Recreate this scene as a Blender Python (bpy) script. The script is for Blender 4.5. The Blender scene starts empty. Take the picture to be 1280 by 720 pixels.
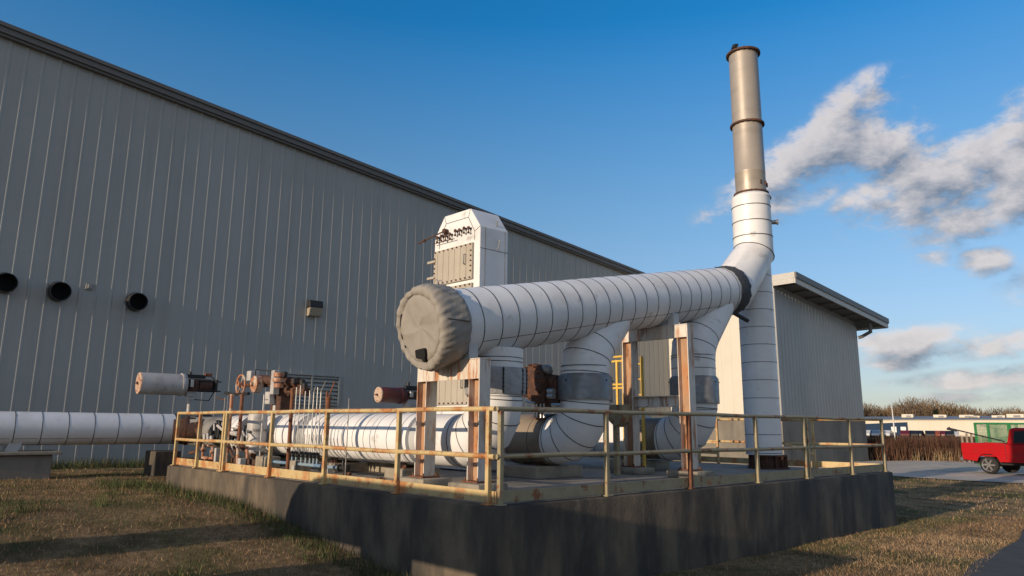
import bpy, bmesh, math, random
from mathutils import noise as mnoise
import numpy as np
from mathutils import Vector, Matrix
from math import sin, cos, tan, pi, radians, sqrt, atan2, exp, floor

scene = bpy.context.scene
COL = scene.collection
random.seed(7)
RNG = np.random.default_rng(7)

# ------------------------------------------------------------------ camera
CZ = 1.9
F_PX = 880.0
PITCH, ROLL = radians(11.0), radians(0.53)
fw = Vector((0, cos(PITCH), sin(PITCH)))
up0 = Vector((0, -sin(PITCH), cos(PITCH)))
rt0 = Vector((1, 0, 0))
rt = cos(ROLL) * rt0 + sin(ROLL) * up0
up = -sin(ROLL) * rt0 + cos(ROLL) * up0
cam_d = bpy.data.cameras.new('camera')
cam_d.sensor_width = 36.0
cam_d.lens = F_PX / 1280 * 36.0
cam_d.clip_start = 0.1
cam_d.clip_end = 6000
cam = bpy.data.objects.new('camera', cam_d)
COL.objects.link(cam)
cam.matrix_world = Matrix(((rt.x, up.x, -fw.x, 0), (rt.y, up.y, -fw.y, 0), (rt.z, up.z, -fw.z, CZ), (0, 0, 0, 1)))
scene.camera = cam

# ------------------------------------------------------------------ light
SUN_AZ, SUN_EL = 47.7, 10.6            # heading the sunlight travels to, elevation of the sun
EXPOSURE = -0.14
SKY_STRENGTH = 0.11
scene.view_settings.view_transform = 'Standard'
scene.view_settings.look = 'None'
scene.view_settings.exposure = EXPOSURE
scene.view_settings.gamma = 1.0
scene.render.engine = 'CYCLES'
sd = bpy.data.lights.new('sun', 'SUN')
sd.energy = 4.9
sd.angle = radians(0.5)
sd.color = (1.0, 0.80, 0.58)
sun = bpy.data.objects.new('sun', sd)
COL.objects.link(sun)
sdir = Vector((sin(radians(SUN_AZ)) * cos(radians(SUN_EL)), cos(radians(SUN_AZ)) * cos(radians(SUN_EL)), -sin(radians(SUN_EL))))
sun.rotation_euler = sdir.to_track_quat('-Z', 'Y').to_euler()
sun.location = (-30, -30, 30)


def ray(u, v):
    return fw + rt * ((u - 640) / F_PX) - up * ((v - 360) / F_PX)


world = bpy.data.worlds.new('World')
scene.world = world
world.use_nodes = True
wt = world.node_tree
wt.nodes.clear()


def N(t, kind, **kw):
    n = t.nodes.new(kind)
    for k, v in kw.items():
        setattr(n, k, v)
    return n


def setin(n, key, v, t):
    if hasattr(v, 'is_output') or isinstance(v, bpy.types.NodeSocket):
        t.links.new(v, n.inputs[key])
    else:
        n.inputs[key].default_value = v


def math_(t, op, a, b=None, c=None, clamp=False):
    n = N(t, 'ShaderNodeMath', operation=op, use_clamp=clamp)
    setin(n, 0, a, t)
    if b is not None:
        setin(n, 1, b, t)
    if c is not None:
        setin(n, 2, c, t)
    return n.outputs[0]


def maprange(t, v, a, b, c=0.0, d=1.0, kind='SMOOTHSTEP'):
    n = N(t, 'ShaderNodeMapRange', interpolation_type=kind)
    setin(n, 0, v, t)
    n.inputs[1].default_value = a
    n.inputs[2].default_value = b
    n.inputs[3].default_value = c
    n.inputs[4].default_value = d
    return n.outputs[0]


def mixc(t, fac, a, b, blend='MIX'):
    n = N(t, 'ShaderNodeMix', data_type='RGBA', blend_type=blend)
    setin(n, 0, fac, t)
    for key, v in ((6, a), (7, b)):
        if isinstance(v, (tuple, list)):
            v = tuple(v) + (1.0,) if len(v) == 3 else v
        setin(n, key, v, t)
    return n.outputs[2]


# cloud field as a node group evaluated twice (second time shifted towards the sun for shading)
# blobs: image-plane pixel of the photograph is only used to read off the direction (azimuth, elevation)
CLOUDS = [  # u, v, half width px, half height px, tilt deg, weight
    (1078, 122, 50, 26, 18, 0.8), (1040, 165, 70, 34, 25, 0.85), (1112, 178, 55, 24, 22, 0.95), (1010, 205, 70, 40, 30, 1.0),
    (960, 240, 60, 34, 20, 0.95), (905, 268, 40, 20, 10, 0.6), (1075, 185, 70, 30, 15, 0.8),
    (1245, 200, 90, 44, 12, 1.15), (1170, 232, 85, 46, 15, 1.2), (1110, 255, 60, 32, 12, 0.95), (1195, 280, 60, 26, 10, 0.85), (1290, 215, 70, 60, 0, 1.1),
    (1164, 324, 20, 15, 0, 0.75), (1230, 327, 28, 17, 0, 0.8), (1272, 136, 28, 20, 30, 0.8),
    (1130, 436, 70, 22, 8, 1.0), (1235, 430, 75, 16, 2, 1.0), (1085, 446, 45, 14, 5, 0.7),
    (1190, 497, 90, 8, 0, 0.38), (1120, 478, 50, 7, 4, 0.32), (1270, 490, 50, 7, 0, 0.35),
    (1500, 330, 160, 50, 5, 1.1), (1420, 470, 200, 18, 0, 1.0), (1650, 240, 120, 60, 10, 1.0),
    (-700, 430, 200, 30, 5, 0.9),
]
grp = bpy.data.node_groups.new('cloud_field', 'ShaderNodeTree')
grp.interface.new_socket('dir', in_out='INPUT', socket_type='NodeSocketVector')
grp.interface.new_socket('density', in_out='OUTPUT', socket_type='NodeSocketFloat')
gi, go = N(grp, 'NodeGroupInput'), N(grp, 'NodeGroupOutput')
# unseen clouds added to neutralise the fill light in shade, given as azimuth, elevation, half sizes in degrees
CLOUDS += [('d', 135, 32, 38, 20, 1.2), ('d', 190, 40, 40, 18, 1.1), ('d', 100, 55, 34, 14, 1.0), ('d', 160, 62, 60, 13, 0.9), ('d', 250, 50, 40, 14, 0.8)]
field = None
for (u, v, hw, hh, tilt, wgt) in CLOUDS:
    if u == 'd':
        azs = [radians(v)] if v < 180 else [radians(v - 360)]
        if v in (190, 160):
            azs.append(azs[0] - 2 * pi if azs[0] > 0 else azs[0] + 2 * pi)
        for az0 in azs:
            mp = N(grp, 'ShaderNodeMapping', vector_type='TEXTURE')
            mp.inputs['Location'].default_value = (az0, radians(hw), 0)
            mp.inputs['Scale'].default_value = (radians(hh), radians(tilt), 1)
            grp.links.new(gi.outputs[0], mp.inputs['Vector'])
            ln = N(grp, 'ShaderNodeVectorMath', operation='LENGTH')
            grp.links.new(mp.outputs[0], ln.inputs[0])
            m = maprange(grp, ln.outputs['Value'], 0.0, 1.6, wgt, 0.0)
            field = m if field is None else math_(grp, 'SMOOTH_MAX', field, m, 0.10)
        continue
    d = ray(u, v)
    mp = N(grp, 'ShaderNodeMapping', vector_type='TEXTURE')
    az0 = atan2(d.x, d.y)
    el0 = atan2(d.z, sqrt(d.x * d.x + d.y * d.y))
    k = 1.0 / sqrt(F_PX * F_PX + (u - 640) ** 2 + (v - 360) ** 2)
    mp.inputs['Location'].default_value = (az0, el0, 0)
    mp.inputs['Rotation'].default_value = (0, 0, radians(tilt))
    mp.inputs['Scale'].default_value = (hw * k, hh * k, 1)
    grp.links.new(gi.outputs[0], mp.inputs['Vector'])
    ln = N(grp, 'ShaderNodeVectorMath', operation='LENGTH')
    grp.links.new(mp.outputs[0], ln.inputs[0])
    m = maprange(grp, ln.outputs['Value'], 0.0, 1.9, wgt, 0.0)
    field = m if field is None else math_(grp, 'SMOOTH_MAX', field, m, 0.10)
nz = N(grp, 'ShaderNodeTexNoise', noise_dimensions='2D')
nz.inputs['Scale'].default_value = 13
nz.inputs['Detail'].default_value = 9
nz.inputs['Roughness'].default_value = 0.63
nz.inputs['Distortion'].default_value = 0.15
mpn = N(grp, 'ShaderNodeMapping')
mpn.inputs['Rotation'].default_value = (0, 0, radians(-25))
mpn.inputs['Scale'].default_value = (0.8, 1.5, 1)
grp.links.new(gi.outputs[0], mpn.inputs['Vector'])
grp.links.new(mpn.outputs[0], nz.inputs['Vector'])
nn = math_(grp, 'SUBTRACT', nz.outputs[0], 0.5)
nn = math_(grp, 'MULTIPLY', nn, 2.4)
nn = math_(grp, 'MULTIPLY', nn, maprange(grp, field, 0.06, 0.45, 0.0, 1.1))
tot = math_(grp, 'ADD', field, nn)
grp.links.new(tot, go.inputs[0])

tc = N(wt, 'ShaderNodeTexCoord')
sep = N(wt, 'ShaderNodeSeparateXYZ')
wt.links.new(tc.outputs['Generated'], sep.inputs[0])
azn = math_(wt, 'ARCTAN2', sep.outputs[0], sep.outputs[1])
eln = math_(wt, 'ARCSINE', sep.outputs[2])
cmb = N(wt, 'ShaderNodeCombineXYZ')
wt.links.new(azn, cmb.inputs[0])
wt.links.new(eln, cmb.inputs[1])
g1 = N(wt, 'ShaderNodeGroup', node_tree=grp)
wt.links.new(cmb.outputs[0], g1.inputs[0])
off = N(wt, 'ShaderNodeVectorMath', operation='ADD')
wt.links.new(cmb.outputs[0], off.inputs[0])
off.inputs[1].default_value = (-0.012, 0.022, 0)
g2 = N(wt, 'ShaderNodeGroup', node_tree=grp)
wt.links.new(off.outputs[0], g2.inputs[0])
alpha = maprange(wt, g1.outputs[0], 0.10, 0.95)
lit = math_(wt, 'SUBTRACT', g1.outputs[0], g2.outputs[0])
litf = maprange(wt, lit, -0.6, 0.6, kind='LINEAR')
nz2 = N(wt, 'ShaderNodeTexNoise', noise_dimensions='2D')
nz2.inputs['Scale'].default_value = 30
nz2.inputs['Detail'].default_value = 6
wt.links.new(cmb.outputs[0], nz2.inputs['Vector'])
litf = math_(wt, 'ADD', litf, math_(wt, 'MULTIPLY', math_(wt, 'SUBTRACT', nz2.outputs[0], 0.5), 0.9), clamp=True)
litf = math_(wt, 'MULTIPLY', litf, maprange(wt, g1.outputs[0], 0.35, 1.25, 1.0, 0.72, 'LINEAR'))
ccol = mixc(wt, litf, (0.23, 0.27, 0.35), (1.0, 0.91, 0.87))
sky = N(wt, 'ShaderNodeTexSky', sky_type='NISHITA')
sky.sun_disc = False
sky.sun_elevation = radians(SUN_EL)
sky.sun_rotation = radians(SUN_AZ + 180)
sky.altitude = 150
sky.air_density = 1.0
sky.dust_density = 0.3
sky.ozone_density = 2.5
bg1, bg2 = N(wt, 'ShaderNodeBackground'), N(wt, 'ShaderNodeBackground')
hs = N(wt, 'ShaderNodeHueSaturation')
wt.links.new(sky.outputs[0], hs.inputs['Color'])
wt.links.new(maprange(wt, eln, 0.0, 0.55, 0.75, 1.36, 'LINEAR'), hs.inputs['Saturation'])
wt.links.new(maprange(wt, eln, 0.0, 0.5, 1.02, 1.98, 'LINEAR'), hs.inputs['Value'])
tintc = mixc(wt, maprange(wt, eln, 0.02, 0.35), (0.93, 0.94, 1.12), (0.94, 1.02, 1.05))
skyc = mixc(wt, 1.0, hs.outputs[0], tintc, 'MULTIPLY')
wt.links.new(skyc, bg1.inputs[0])
bg1.inputs[1].default_value = SKY_STRENGTH
wt.links.new(ccol, bg2.inputs[0])
bg2.inputs[1].default_value = 0.92
mx = N(wt, 'ShaderNodeMixShader')
wt.links.new(math_(wt, 'MULTIPLY', alpha, 0.9), mx.inputs[0])
wt.links.new(bg1.outputs[0], mx.inputs[1])
wt.links.new(bg2.outputs[0], mx.inputs[2])
wo = N(wt, 'ShaderNodeOutputWorld')
wt.links.new(mx.outputs[0], wo.inputs[0])

# ------------------------------------------------------------------ frames of reference
K = Vector((-0.168, 7.918, 0))           # near corner of the concrete platform
UL = Vector((sin(radians(-44.6)), cos(radians(-44.6)), 0))
UR = Vector((sin(radians(48.9)), cos(radians(48.9)), 0))
Z = Vector((0, 0, 1))
DECK = 1.03


def P(a, b, z=0.0):
    return K + UL * a + UR * b + Z * z


_det = UL.x * UR.y - UL.y * UR.x


def ab_np(x, y):
    dx, dy = x - K.x, y - K.y
    return (dx * UR.y - dy * UR.x) / _det, (UL.x * dy - UL.y * dx) / _det


def sm(t):
    t = np.clip(t, 0, 1)
    return t * t * (3 - 2 * t)


def ground_z(x, y):
    a, b = ab_np(x, y)
    h = 0.60 * sm((a + 0.4) / 7.2) * (1 - sm((b - 9) / 14))
    h = h + 0.02 * np.sin(x * 0.9 + 1.3) * np.sin(y * 0.7) + 0.012 * np.sin(x * 2.3 + y * 1.7)
    # the camera stands on falling ground
    return h


def gz(p):
    return float(ground_z(np.array(p.x), np.array(p.y)))


# ------------------------------------------------------------------ mesh helpers
class MB:
    def __init__(self):
        self.bm = bmesh.new()

    def _frame(self, d):
        d = d.normalized()
        h = Vector((0, 0, 1)) if abs(d.z) < 0.95 else Vector((1, 0, 0))
        x = d.cross(h).normalized()
        return x, d.cross(x).normalized()

    def box(self, c, size, ax=(Vector((1, 0, 0)), Vector((0, 1, 0)), Z), m=0, bev=0.0, seg=1):
        c = Vector(c)
        tmp = bmesh.new()
        vs = []
        for k in range(8):
            s = [(-.5, .5)[(k >> i) & 1] for i in range(3)]
            vs.append(tmp.verts.new(c + ax[0] * s[0] * size[0] + ax[1] * s[1] * size[1] + ax[2] * s[2] * size[2]))
        for f in ((0, 2, 3, 1), (4, 5, 7, 6), (0, 1, 5, 4), (2, 6, 7, 3), (0, 4, 6, 2), (1, 3, 7, 5)):
            tmp.faces.new([vs[i] for i in f])
        self._merge(tmp, m, bev, seg)
        return self

    def _merge(self, tmp, m, bev=0.0, seg=1):
        bmesh.ops.recalc_face_normals(tmp, faces=tmp.faces)
        if bev > 0:
            bmesh.ops.bevel(tmp, geom=list(tmp.edges), offset=bev, segments=seg, affect='EDGES', profile=0.5)
        mp = {}
        for v in tmp.verts:
            mp[v] = self.bm.verts.new(v.co)
        for f in tmp.faces:
            try:
                nf = self.bm.faces.new([mp[v] for v in f.verts])
                nf.material_index = m
            except ValueError:
                pass
        tmp.free()

    def prism(self, pts, depth, m=0, bev=0.0, seg=1):
        """pts: list of 3-D points (planar polygon), depth: extrusion Vector"""
        tmp = bmesh.new()
        a = [tmp.verts.new(p) for p in pts]
        b = [tmp.verts.new(Vector(p) + depth) for p in pts]
        n = len(pts)
        tmp.faces.new(a)
        tmp.faces.new(b[::-1])
        for i in range(n):
            tmp.faces.new((a[i], a[(i + 1) % n], b[(i + 1) % n], b[i]))
        self._merge(tmp, m, bev, seg)
        return self

    def sweep(self, pts, r, n=24, m=0, caps=True, wob=0.0):
        """round tube along a polyline with mitred corners; r number or list"""
        pts = [Vector(p) for p in pts]
        rs = r if isinstance(r, (list, tuple)) else [r] * len(pts)
        dirs = [(pts[i + 1] - pts[i]).normalized() for i in range(len(pts) - 1)]
        x, y = self._frame(dirs[0])
        rows = []
        for i, p in enumerate(pts):
            if i == 0:
                d0 = d1 = dirs[0]
            elif i == len(pts) - 1:
                d0 = d1 = dirs[-1]
            else:
                d0, d1 = dirs[i - 1], dirs[i]
            if i > 0:
                q = dirs[i - 2].rotation_difference(dirs[i - 1]) if i > 1 else None
                if q is not None:
                    x = q @ x
                    y = q @ y
            tn = (d0 + d1).normalized()
            row = []
            for k in range(n):
                t = 2 * pi * k / n
                rr = rs[i] * (1 + (random.uniform(-wob, wob) if wob else 0))
                o = x * cos(t) * rr + y * sin(t) * rr
                # project along d0 onto the mitre plane
                o = o - d0 * (o.dot(tn) / max(0.2, d0.dot(tn)))
                row.append(self.bm.verts.new(p + o))
            rows.append(row)
        for i in range(len(rows) - 1):
            for k in range(n):
                f = self.bm.faces.new((rows[i][k], rows[i][(k + 1) % n], rows[i + 1][(k + 1) % n], rows[i + 1][k]))
                f.material_index = m
        if caps:
            for row, s in ((rows[0], 1), (rows[-1], -1)):
                f = self.bm.faces.new(row[::-1] if s > 0 else row)
                f.material_index = m
        return self

    def tube(self, p0, p1, r, n=10, m=0, r1=None):
        return self.sweep([p0, p1], [r, r if r1 is None else r1], n, m)

    def lathe(self, o, d, prof, n=32, m=0, caps=True):
        """profile list of (distance along d, radius)"""
        o, d = Vector(o), Vector(d).normalized()
        x, y = self._frame(d)
        rows = []
        for (t, r) in prof:
            rows.append([self.bm.verts.new(o + d * t + (x * cos(2 * pi * k / n) + y * sin(2 * pi * k / n)) * max(r, 1e-4)) for k in range(n)])
        for i in range(len(rows) - 1):
            for k in range(n):
                f = self.bm.faces.new((rows[i][k], rows[i][(k + 1) % n], rows[i + 1][(k + 1) % n], rows[i + 1][k]))
                f.material_index = m
        if caps:
            f = self.bm.faces.new(rows[0][::-1]); f.material_index = m
            f = self.bm.faces.new(rows[-1]); f.material_index = m
        return self

    def band(self, p, d, r, w=0.022, h=0.004, n=32, m=1):
        """thin strap round a pipe"""
        p, d = Vector(p), Vector(d).normalized()
        return self.lathe(p - d * w / 2, d, [(0, r - 0.01), (0, r + h), (w, r + h), (w, r - 0.01)], n, m, caps=False)

    def bolt_ring(self, p, d, r, k, br=0.012, bl=0.02, m=1):
        p, d = Vector(p), Vector(d).normalized()
        x, y = self._frame(d)
        for i in range(k):
            t = 2 * pi * i / k
            q = p + (x * cos(t) + y * sin(t)) * r
            self.tube(q - d * bl, q + d * bl, br, 6, m)
        return self

    def build_split(self, name, mats, parent, smooth=35):
        """loose pieces that do not touch become parts of their own"""
        bm = self.bm
        bm.verts.index_update()
        comp = {}
        comps = []
        for v in bm.verts:
            if v in comp:
                continue
            st, ids = [v], []
            comp[v] = len(comps)
            while st:
                w = st.pop()
                ids.append(w)
                for e in w.link_edges:
                    o = e.other_vert(w)
                    if o not in comp:
                        comp[o] = len(comps)
                        st.append(o)
            comps.append(ids)
        boxes = []
        for ids in comps:
            cs = [v.co for v in ids]
            boxes.append([min(c[i] for c in cs) - 0.004 for i in range(3)] + [max(c[i] for c in cs) + 0.004 for i in range(3)])
        par = list(range(len(comps)))

        def find(i):
            while par[i] != i:
                i = par[i]
            return i
        for i in range(len(comps)):
            for j in range(i):
                A, B = boxes[i], boxes[j]
                if all(A[k] <= B[k + 3] and B[k] <= A[k + 3] for k in range(3)):
                    par[find(i)] = find(j)
        out = []
        for g in sorted({find(i) for i in range(len(comps))}):
            keep = {v for i in range(len(comps)) if find(i) == g for v in comps[i]}
            m2 = MB()
            mp = {v: m2.bm.verts.new(v.co) for v in bm.verts if v in keep}
            for f in bm.faces:
                if f.verts[0] in keep:
                    nf = m2.bm.faces.new([mp[v] for v in f.verts])
                    nf.material_index = f.material_index
            out.append(m2.build(name, mats, parent, smooth))
        bm.free()
        return out

    def build(self, name, mats, parent=None, smooth=35):
        bm = self.bm
        bmesh.ops.recalc_face_normals(bm, faces=bm.faces)
        if parent is not None:
            off_, q_p = Vector((0, 0, 0)), parent
            while q_p is not None:
                off_ += q_p.location
                q_p = q_p.parent
            bmesh.ops.translate(bm, verts=bm.verts, vec=-off_)
        me = bpy.data.meshes.new(name)
        bm.to_mesh(me)
        bm.free()
        if smooth:
            me.shade_smooth()
            me.set_sharp_from_angle(angle=radians(smooth))
        for mt in (mats if isinstance(mats, (list, tuple)) else [mats]):
            me.materials.append(mt)
        o = bpy.data.objects.new(name, me)
        COL.objects.link(o)
        if parent is not None:
            o.parent = parent
        return o


def thing(name, label, cat, loc=(0, 0, 0), group=None):
    o = bpy.data.objects.new(name, None)
    o.empty_display_size = 0.2
    COL.objects.link(o)
    o.location = loc
    o['label'] = label
    o['category'] = cat
    if group:
        o['group'] = group
    return o


def tag(o, label, cat, group=None, kind=None):
    if kind:
        o['kind'] = kind
    if label:
        o['label'] = label
        o['category'] = cat
    if group:
        o['group'] = group
    return o


def copy_thing(o, loc, rz=0.0, label=None):
    c = o.copy()
    COL.objects.link(c)
    c.location = loc
    c.rotation_euler = (0, 0, rz)
    if label:
        c['label'] = label
    for ch in [x for x in bpy.data.objects if x.parent == o]:
        d = ch.copy()
        COL.objects.link(d)
        d.parent = c
        for g in [x for x in bpy.data.objects if x.parent == ch]:
            e = g.copy()
            COL.objects.link(e)
            e.parent = d
    return c


def raw_mesh(name, verts, faces_n, mats, col=None, colname='tint', parent=None, matidx=None):
    """fast mesh from numpy: verts (N,3), every face has faces_n consecutive vertices"""
    me = bpy.data.meshes.new(name)
    nv = len(verts)
    nf = nv // faces_n
    me.vertices.add(nv)
    me.vertices.foreach_set('co', np.asarray(verts, np.float32).ravel())
    me.loops.add(nv)
    me.loops.foreach_set('vertex_index', np.arange(nv, dtype=np.int32))
    me.polygons.add(nf)
    me.polygons.foreach_set('loop_start', np.arange(0, nv, faces_n, dtype=np.int32))
    me.polygons.foreach_set('loop_total', np.full(nf, faces_n, np.int32))
    if col is not None:
        at = me.color_attributes.new(colname, 'FLOAT_COLOR', 'POINT')
        c4 = np.ones((nv, 4), np.float32)
        c4[:, :3] = np.repeat(np.asarray(col, np.float32), faces_n, axis=0)
        at.data.foreach_set('color', c4.ravel())
    if matidx is not None:
        me.polygons.foreach_set('material_index', np.asarray(matidx, np.int32))
    me.update()
    me.validate()
    for mt in (mats if isinstance(mats, (list, tuple)) else [mats]):
        me.materials.append(mt)
    o = bpy.data.objects.new(name, me)
    COL.objects.link(o)
    if parent:
        o.parent = parent
    return o


# ------------------------------------------------------------------ materials
def mat(name, base, rough=0.6, metal=0.0, spots=None, sc=6.0, amt=(0.45, 0.7), streak=1.0, bump=0.0, bsc=40.0,
        spec=0.5, fine=0.12, layers=(), rvar=0.0, coord='Object'):
    """base colour with fine value variation, optional stain layers [(colour, scale(xyz), lo, hi, strength)]"""
    m = bpy.data.materials.new(name)
    m.use_nodes = True
    t = m.node_tree
    b = t.nodes['Principled BSDF']
    b.inputs['Roughness'].default_value = rough
    b.inputs['Metallic'].default_value = metal
    b.inputs['Specular IOR Level'].default_value = spec
    tcn = N(t, 'ShaderNodeTexCoord')
    vec = tcn.outputs[coord]

    def noise(scale, detail=5, seed=0.0, ro=0.55):
        mp = N(t, 'ShaderNodeMapping')
        t.links.new(vec, mp.inputs[0])
        mp.inputs['Location'].default_value = (seed, seed * 0.7, seed * 1.3)
        s = scale if isinstance(scale, (tuple, list)) else (scale,) * 3
        mp.inputs['Scale'].default_value = s
        nzn = N(t, 'ShaderNodeTexNoise')
        nzn.inputs['Scale'].default_value = 1.0
        nzn.inputs['Detail'].default_value = detail
        nzn.inputs['Roughness'].default_value = ro
        t.links.new(mp.outputs[0], nzn.inputs['Vector'])
        return nzn.outputs[0]
    n1 = noise(sc, 6, 3.1)
    v = maprange(t, n1, 0.25, 0.75, 1 - fine, 1 + fine, 'LINEAR')
    hsv = N(t, 'ShaderNodeHueSaturation')
    hsv.inputs['Color'].default_value = tuple(base) + (1,)
    t.links.new(v, hsv.inputs['Value'])
    colr = hsv.outputs[0]
    allf = None
    for i, L in enumerate(layers):
        c, s, lo, hi, st = L
        f = maprange(t, noise(s, 7, 11.3 * (i + 1), 0.62), lo, hi)
        f = math_(t, 'MULTIPLY', f, st)
        colr = mixc(t, f, colr, c)
        allf = f
    t.links.new(colr, b.inputs['Base Color'])
    if rvar:
        t.links.new(maprange(t, noise(sc * 1.7, 5, 7.7), 0.3, 0.7, rough - rvar, rough + rvar, 'LINEAR'), b.inputs['Roughness'])
    if bump:
        bp = N(t, 'ShaderNodeBump')
        bp.inputs['Strength'].default_value = bump
        bp.inputs['Distance'].default_value = 0.02
        t.links.new(noise(bsc, 6, 5.0), bp.inputs['Height'])
        t.links.new(bp.outputs[0], b.inputs['Normal'])
    return m


def mat_tint(name, rough=0.8, trans=0.0):
    m = bpy.data.materials.new(name)
    m.use_nodes = True
    t = m.node_tree
    b = t.nodes['Principled BSDF']
    b.inputs['Roughness'].default_value = rough
    b.inputs['Specular IOR Level'].default_value = 0.2
    a = N(t, 'ShaderNodeAttribute', attribute_name='tint')
    t.links.new(a.outputs['Color'], b.inputs['Base Color'])
    return m


RUST = (0.20, 0.065, 0.02)
RUSTO = (0.42, 0.16, 0.05)
M = {}
M['clad'] = mat('white_cladding', (0.74, 0.73, 0.72), 0.42, 0.0, sc=1.7, fine=0.07, bump=0.22, bsc=3.5, rvar=0.10,
                layers=[((0.45, 0.41, 0.36), (0.9, 0.9, 1.2), 0.5, 0.78, 0.5), ((0.16, 0.13, 0.10), (2.6, 2.6, 3.4), 0.60, 0.74, 0.5), ((0.30, 0.20, 0.12), (7, 7, 2), 0.66, 0.76, 0.6)])
M['clad_grey'] = mat('grey_cladding', (0.46, 0.46, 0.45), 0.5, 0.0, sc=1.5, fine=0.1, bump=0.1, bsc=4,
                     layers=[((0.14, 0.12, 0.10), (1.1, 1.1, 1.6), 0.5, 0.75, 0.6)])
M['strap'] = mat('dark_strap', (0.035, 0.034, 0.034), 0.5, 0.3)
M['wall'] = mat('grey_ribbed_metal', (0.335, 0.335, 0.315), 0.42, 0.0, sc=(0.5), fine=0.06, rvar=0.05,
                layers=[((0.275, 0.272, 0.255), (2.3, 2.3, 0.10), 0.45, 0.75, 0.55), ((0.365, 0.365, 0.345), (0.35, 0.35, 0.02), 0.5, 0.62, 0.5)])
M['sunlit_wall'] = mat('sunlit_toned_ribbed_metal', (0.62, 0.58, 0.50), 0.42, 0.0, sc=0.5, fine=0.05,
                 layers=[((0.54, 0.48, 0.39), (2.5, 2.5, 0.25), 0.5, 0.75, 0.4)])  # annex metal lightened for its sunny face; sunlight put into the base colour
M['annex_wall'] = mat('light_grey_ribbed_metal', (0.33, 0.325, 0.31), 0.42, 0.0, sc=0.5, fine=0.06, layers=[((0.24, 0.235, 0.225), (2.5, 2.5, 0.25), 0.5, 0.75, 0.4)])
M['trim'] = mat('dark_trim', (0.125, 0.118, 0.11), 0.45, 0.0, fine=0.1)
M['trim_light'] = mat('light_trim', (0.48, 0.46, 0.42), 0.45, 0.0, fine=0.08)
M['black'] = mat('black_metal', (0.015, 0.015, 0.015), 0.6)
M['inside'] = mat('black_void', (0.004, 0.004, 0.004), 0.9)
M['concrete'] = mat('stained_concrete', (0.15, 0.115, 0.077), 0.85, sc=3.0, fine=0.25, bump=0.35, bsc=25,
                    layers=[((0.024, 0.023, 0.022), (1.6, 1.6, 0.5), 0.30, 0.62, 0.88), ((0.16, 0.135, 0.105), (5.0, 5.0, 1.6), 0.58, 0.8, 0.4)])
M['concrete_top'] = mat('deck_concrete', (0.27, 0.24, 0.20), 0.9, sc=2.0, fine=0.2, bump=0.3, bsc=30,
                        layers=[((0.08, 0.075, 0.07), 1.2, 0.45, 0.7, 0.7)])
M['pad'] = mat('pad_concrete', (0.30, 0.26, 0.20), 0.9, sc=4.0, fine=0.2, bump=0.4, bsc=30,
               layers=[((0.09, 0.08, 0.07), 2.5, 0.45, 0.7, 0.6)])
M['base_conc'] = mat('base_concrete', (0.20, 0.18, 0.15), 0.85, sc=1.0, fine=0.15, bump=0.2, bsc=10,
                     layers=[((0.07, 0.068, 0.066), (0.8, 0.8, 0.3), 0.45, 0.7, 0.6)])
M['yellow'] = mat('faded_yellow_paint', (0.52, 0.39, 0.19), 0.55, sc=5, fine=0.12, bump=0.15, bsc=60,
                  layers=[(RUSTO, 3.2, 0.46, 0.62, 0.85), (RUST, 7.0, 0.57, 0.68, 0.9)])
M['yellow_dull'] = mat('weathered_yellow_paint', (0.30, 0.25, 0.15), 0.6, sc=5, fine=0.14, bump=0.15, bsc=60,
                       layers=[(RUSTO, 3.0, 0.55, 0.70, 0.7), (RUST, 6.0, 0.54, 0.66, 0.9)])
M['yellow_new'] = mat('yellow_paint', (0.70, 0.45, 0.08), 0.5, sc=5, fine=0.06, layers=[(RUST, 5.0, 0.66, 0.74, 0.8)])
M['steel'] = mat('rusty_white_steel', (0.62, 0.57, 0.50), 0.55, sc=4, fine=0.1, bump=0.25, bsc=50,
                 layers=[((0.42, 0.25, 0.14), (4, 4, 1.0), 0.52, 0.70, 0.7), (RUSTO, (11, 11, 1.4), 0.52, 0.65, 0.85), (RUST, (5, 5, 1.2), 0.52, 0.68, 0.85)])
M['steel_rusty'] = mat('rusted_web', (0.40, 0.24, 0.14), 0.7, sc=4, fine=0.15, bump=0.3, bsc=50, layers=[((0.45, 0.17, 0.05), (4, 4, 1.2), 0.42, 0.62, 0.9), (RUST, (7, 7, 2.0), 0.52, 0.66, 0.9)])
M['rust'] = mat('rust', (0.17, 0.065, 0.03), 0.85, sc=8, fine=0.35, bump=0.4, bsc=60, layers=[((0.07, 0.03, 0.02), 5, 0.5, 0.7, 0.8)])
M['rust_dark'] = mat('dark_rust', (0.075, 0.035, 0.022), 0.8, sc=8, fine=0.3, bump=0.4, bsc=60, layers=[(RUST, 6, 0.5, 0.7, 0.7)])
M['red_actuator'] = mat('dark_red_paint', (0.075, 0.016, 0.013), 0.5, sc=8, fine=0.2, layers=[((0.05, 0.015, 0.012), 5, 0.5, 0.7, 0.7)])
M['end_cream'] = mat('pale_flaking_paint', (0.50, 0.36, 0.27), 0.6, sc=8, fine=0.15, layers=[((0.34, 0.15, 0.08), 6, 0.5, 0.62, 0.9), (RUST, 9, 0.58, 0.68, 0.9)])
M['orange_paint'] = mat('worn_orange_paint', (0.36, 0.15, 0.075), 0.55, sc=8, fine=0.2, layers=[((0.5, 0.42, 0.33), 6, 0.5, 0.62, 0.9), (RUST, 9, 0.6, 0.7, 0.8)])
M['grey_metal'] = mat('grey_metal', (0.28, 0.27, 0.255), 0.5, 0.2, sc=6, fine=0.15, layers=[((0.10, 0.09, 0.085), 4, 0.5, 0.7, 0.7)])
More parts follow.
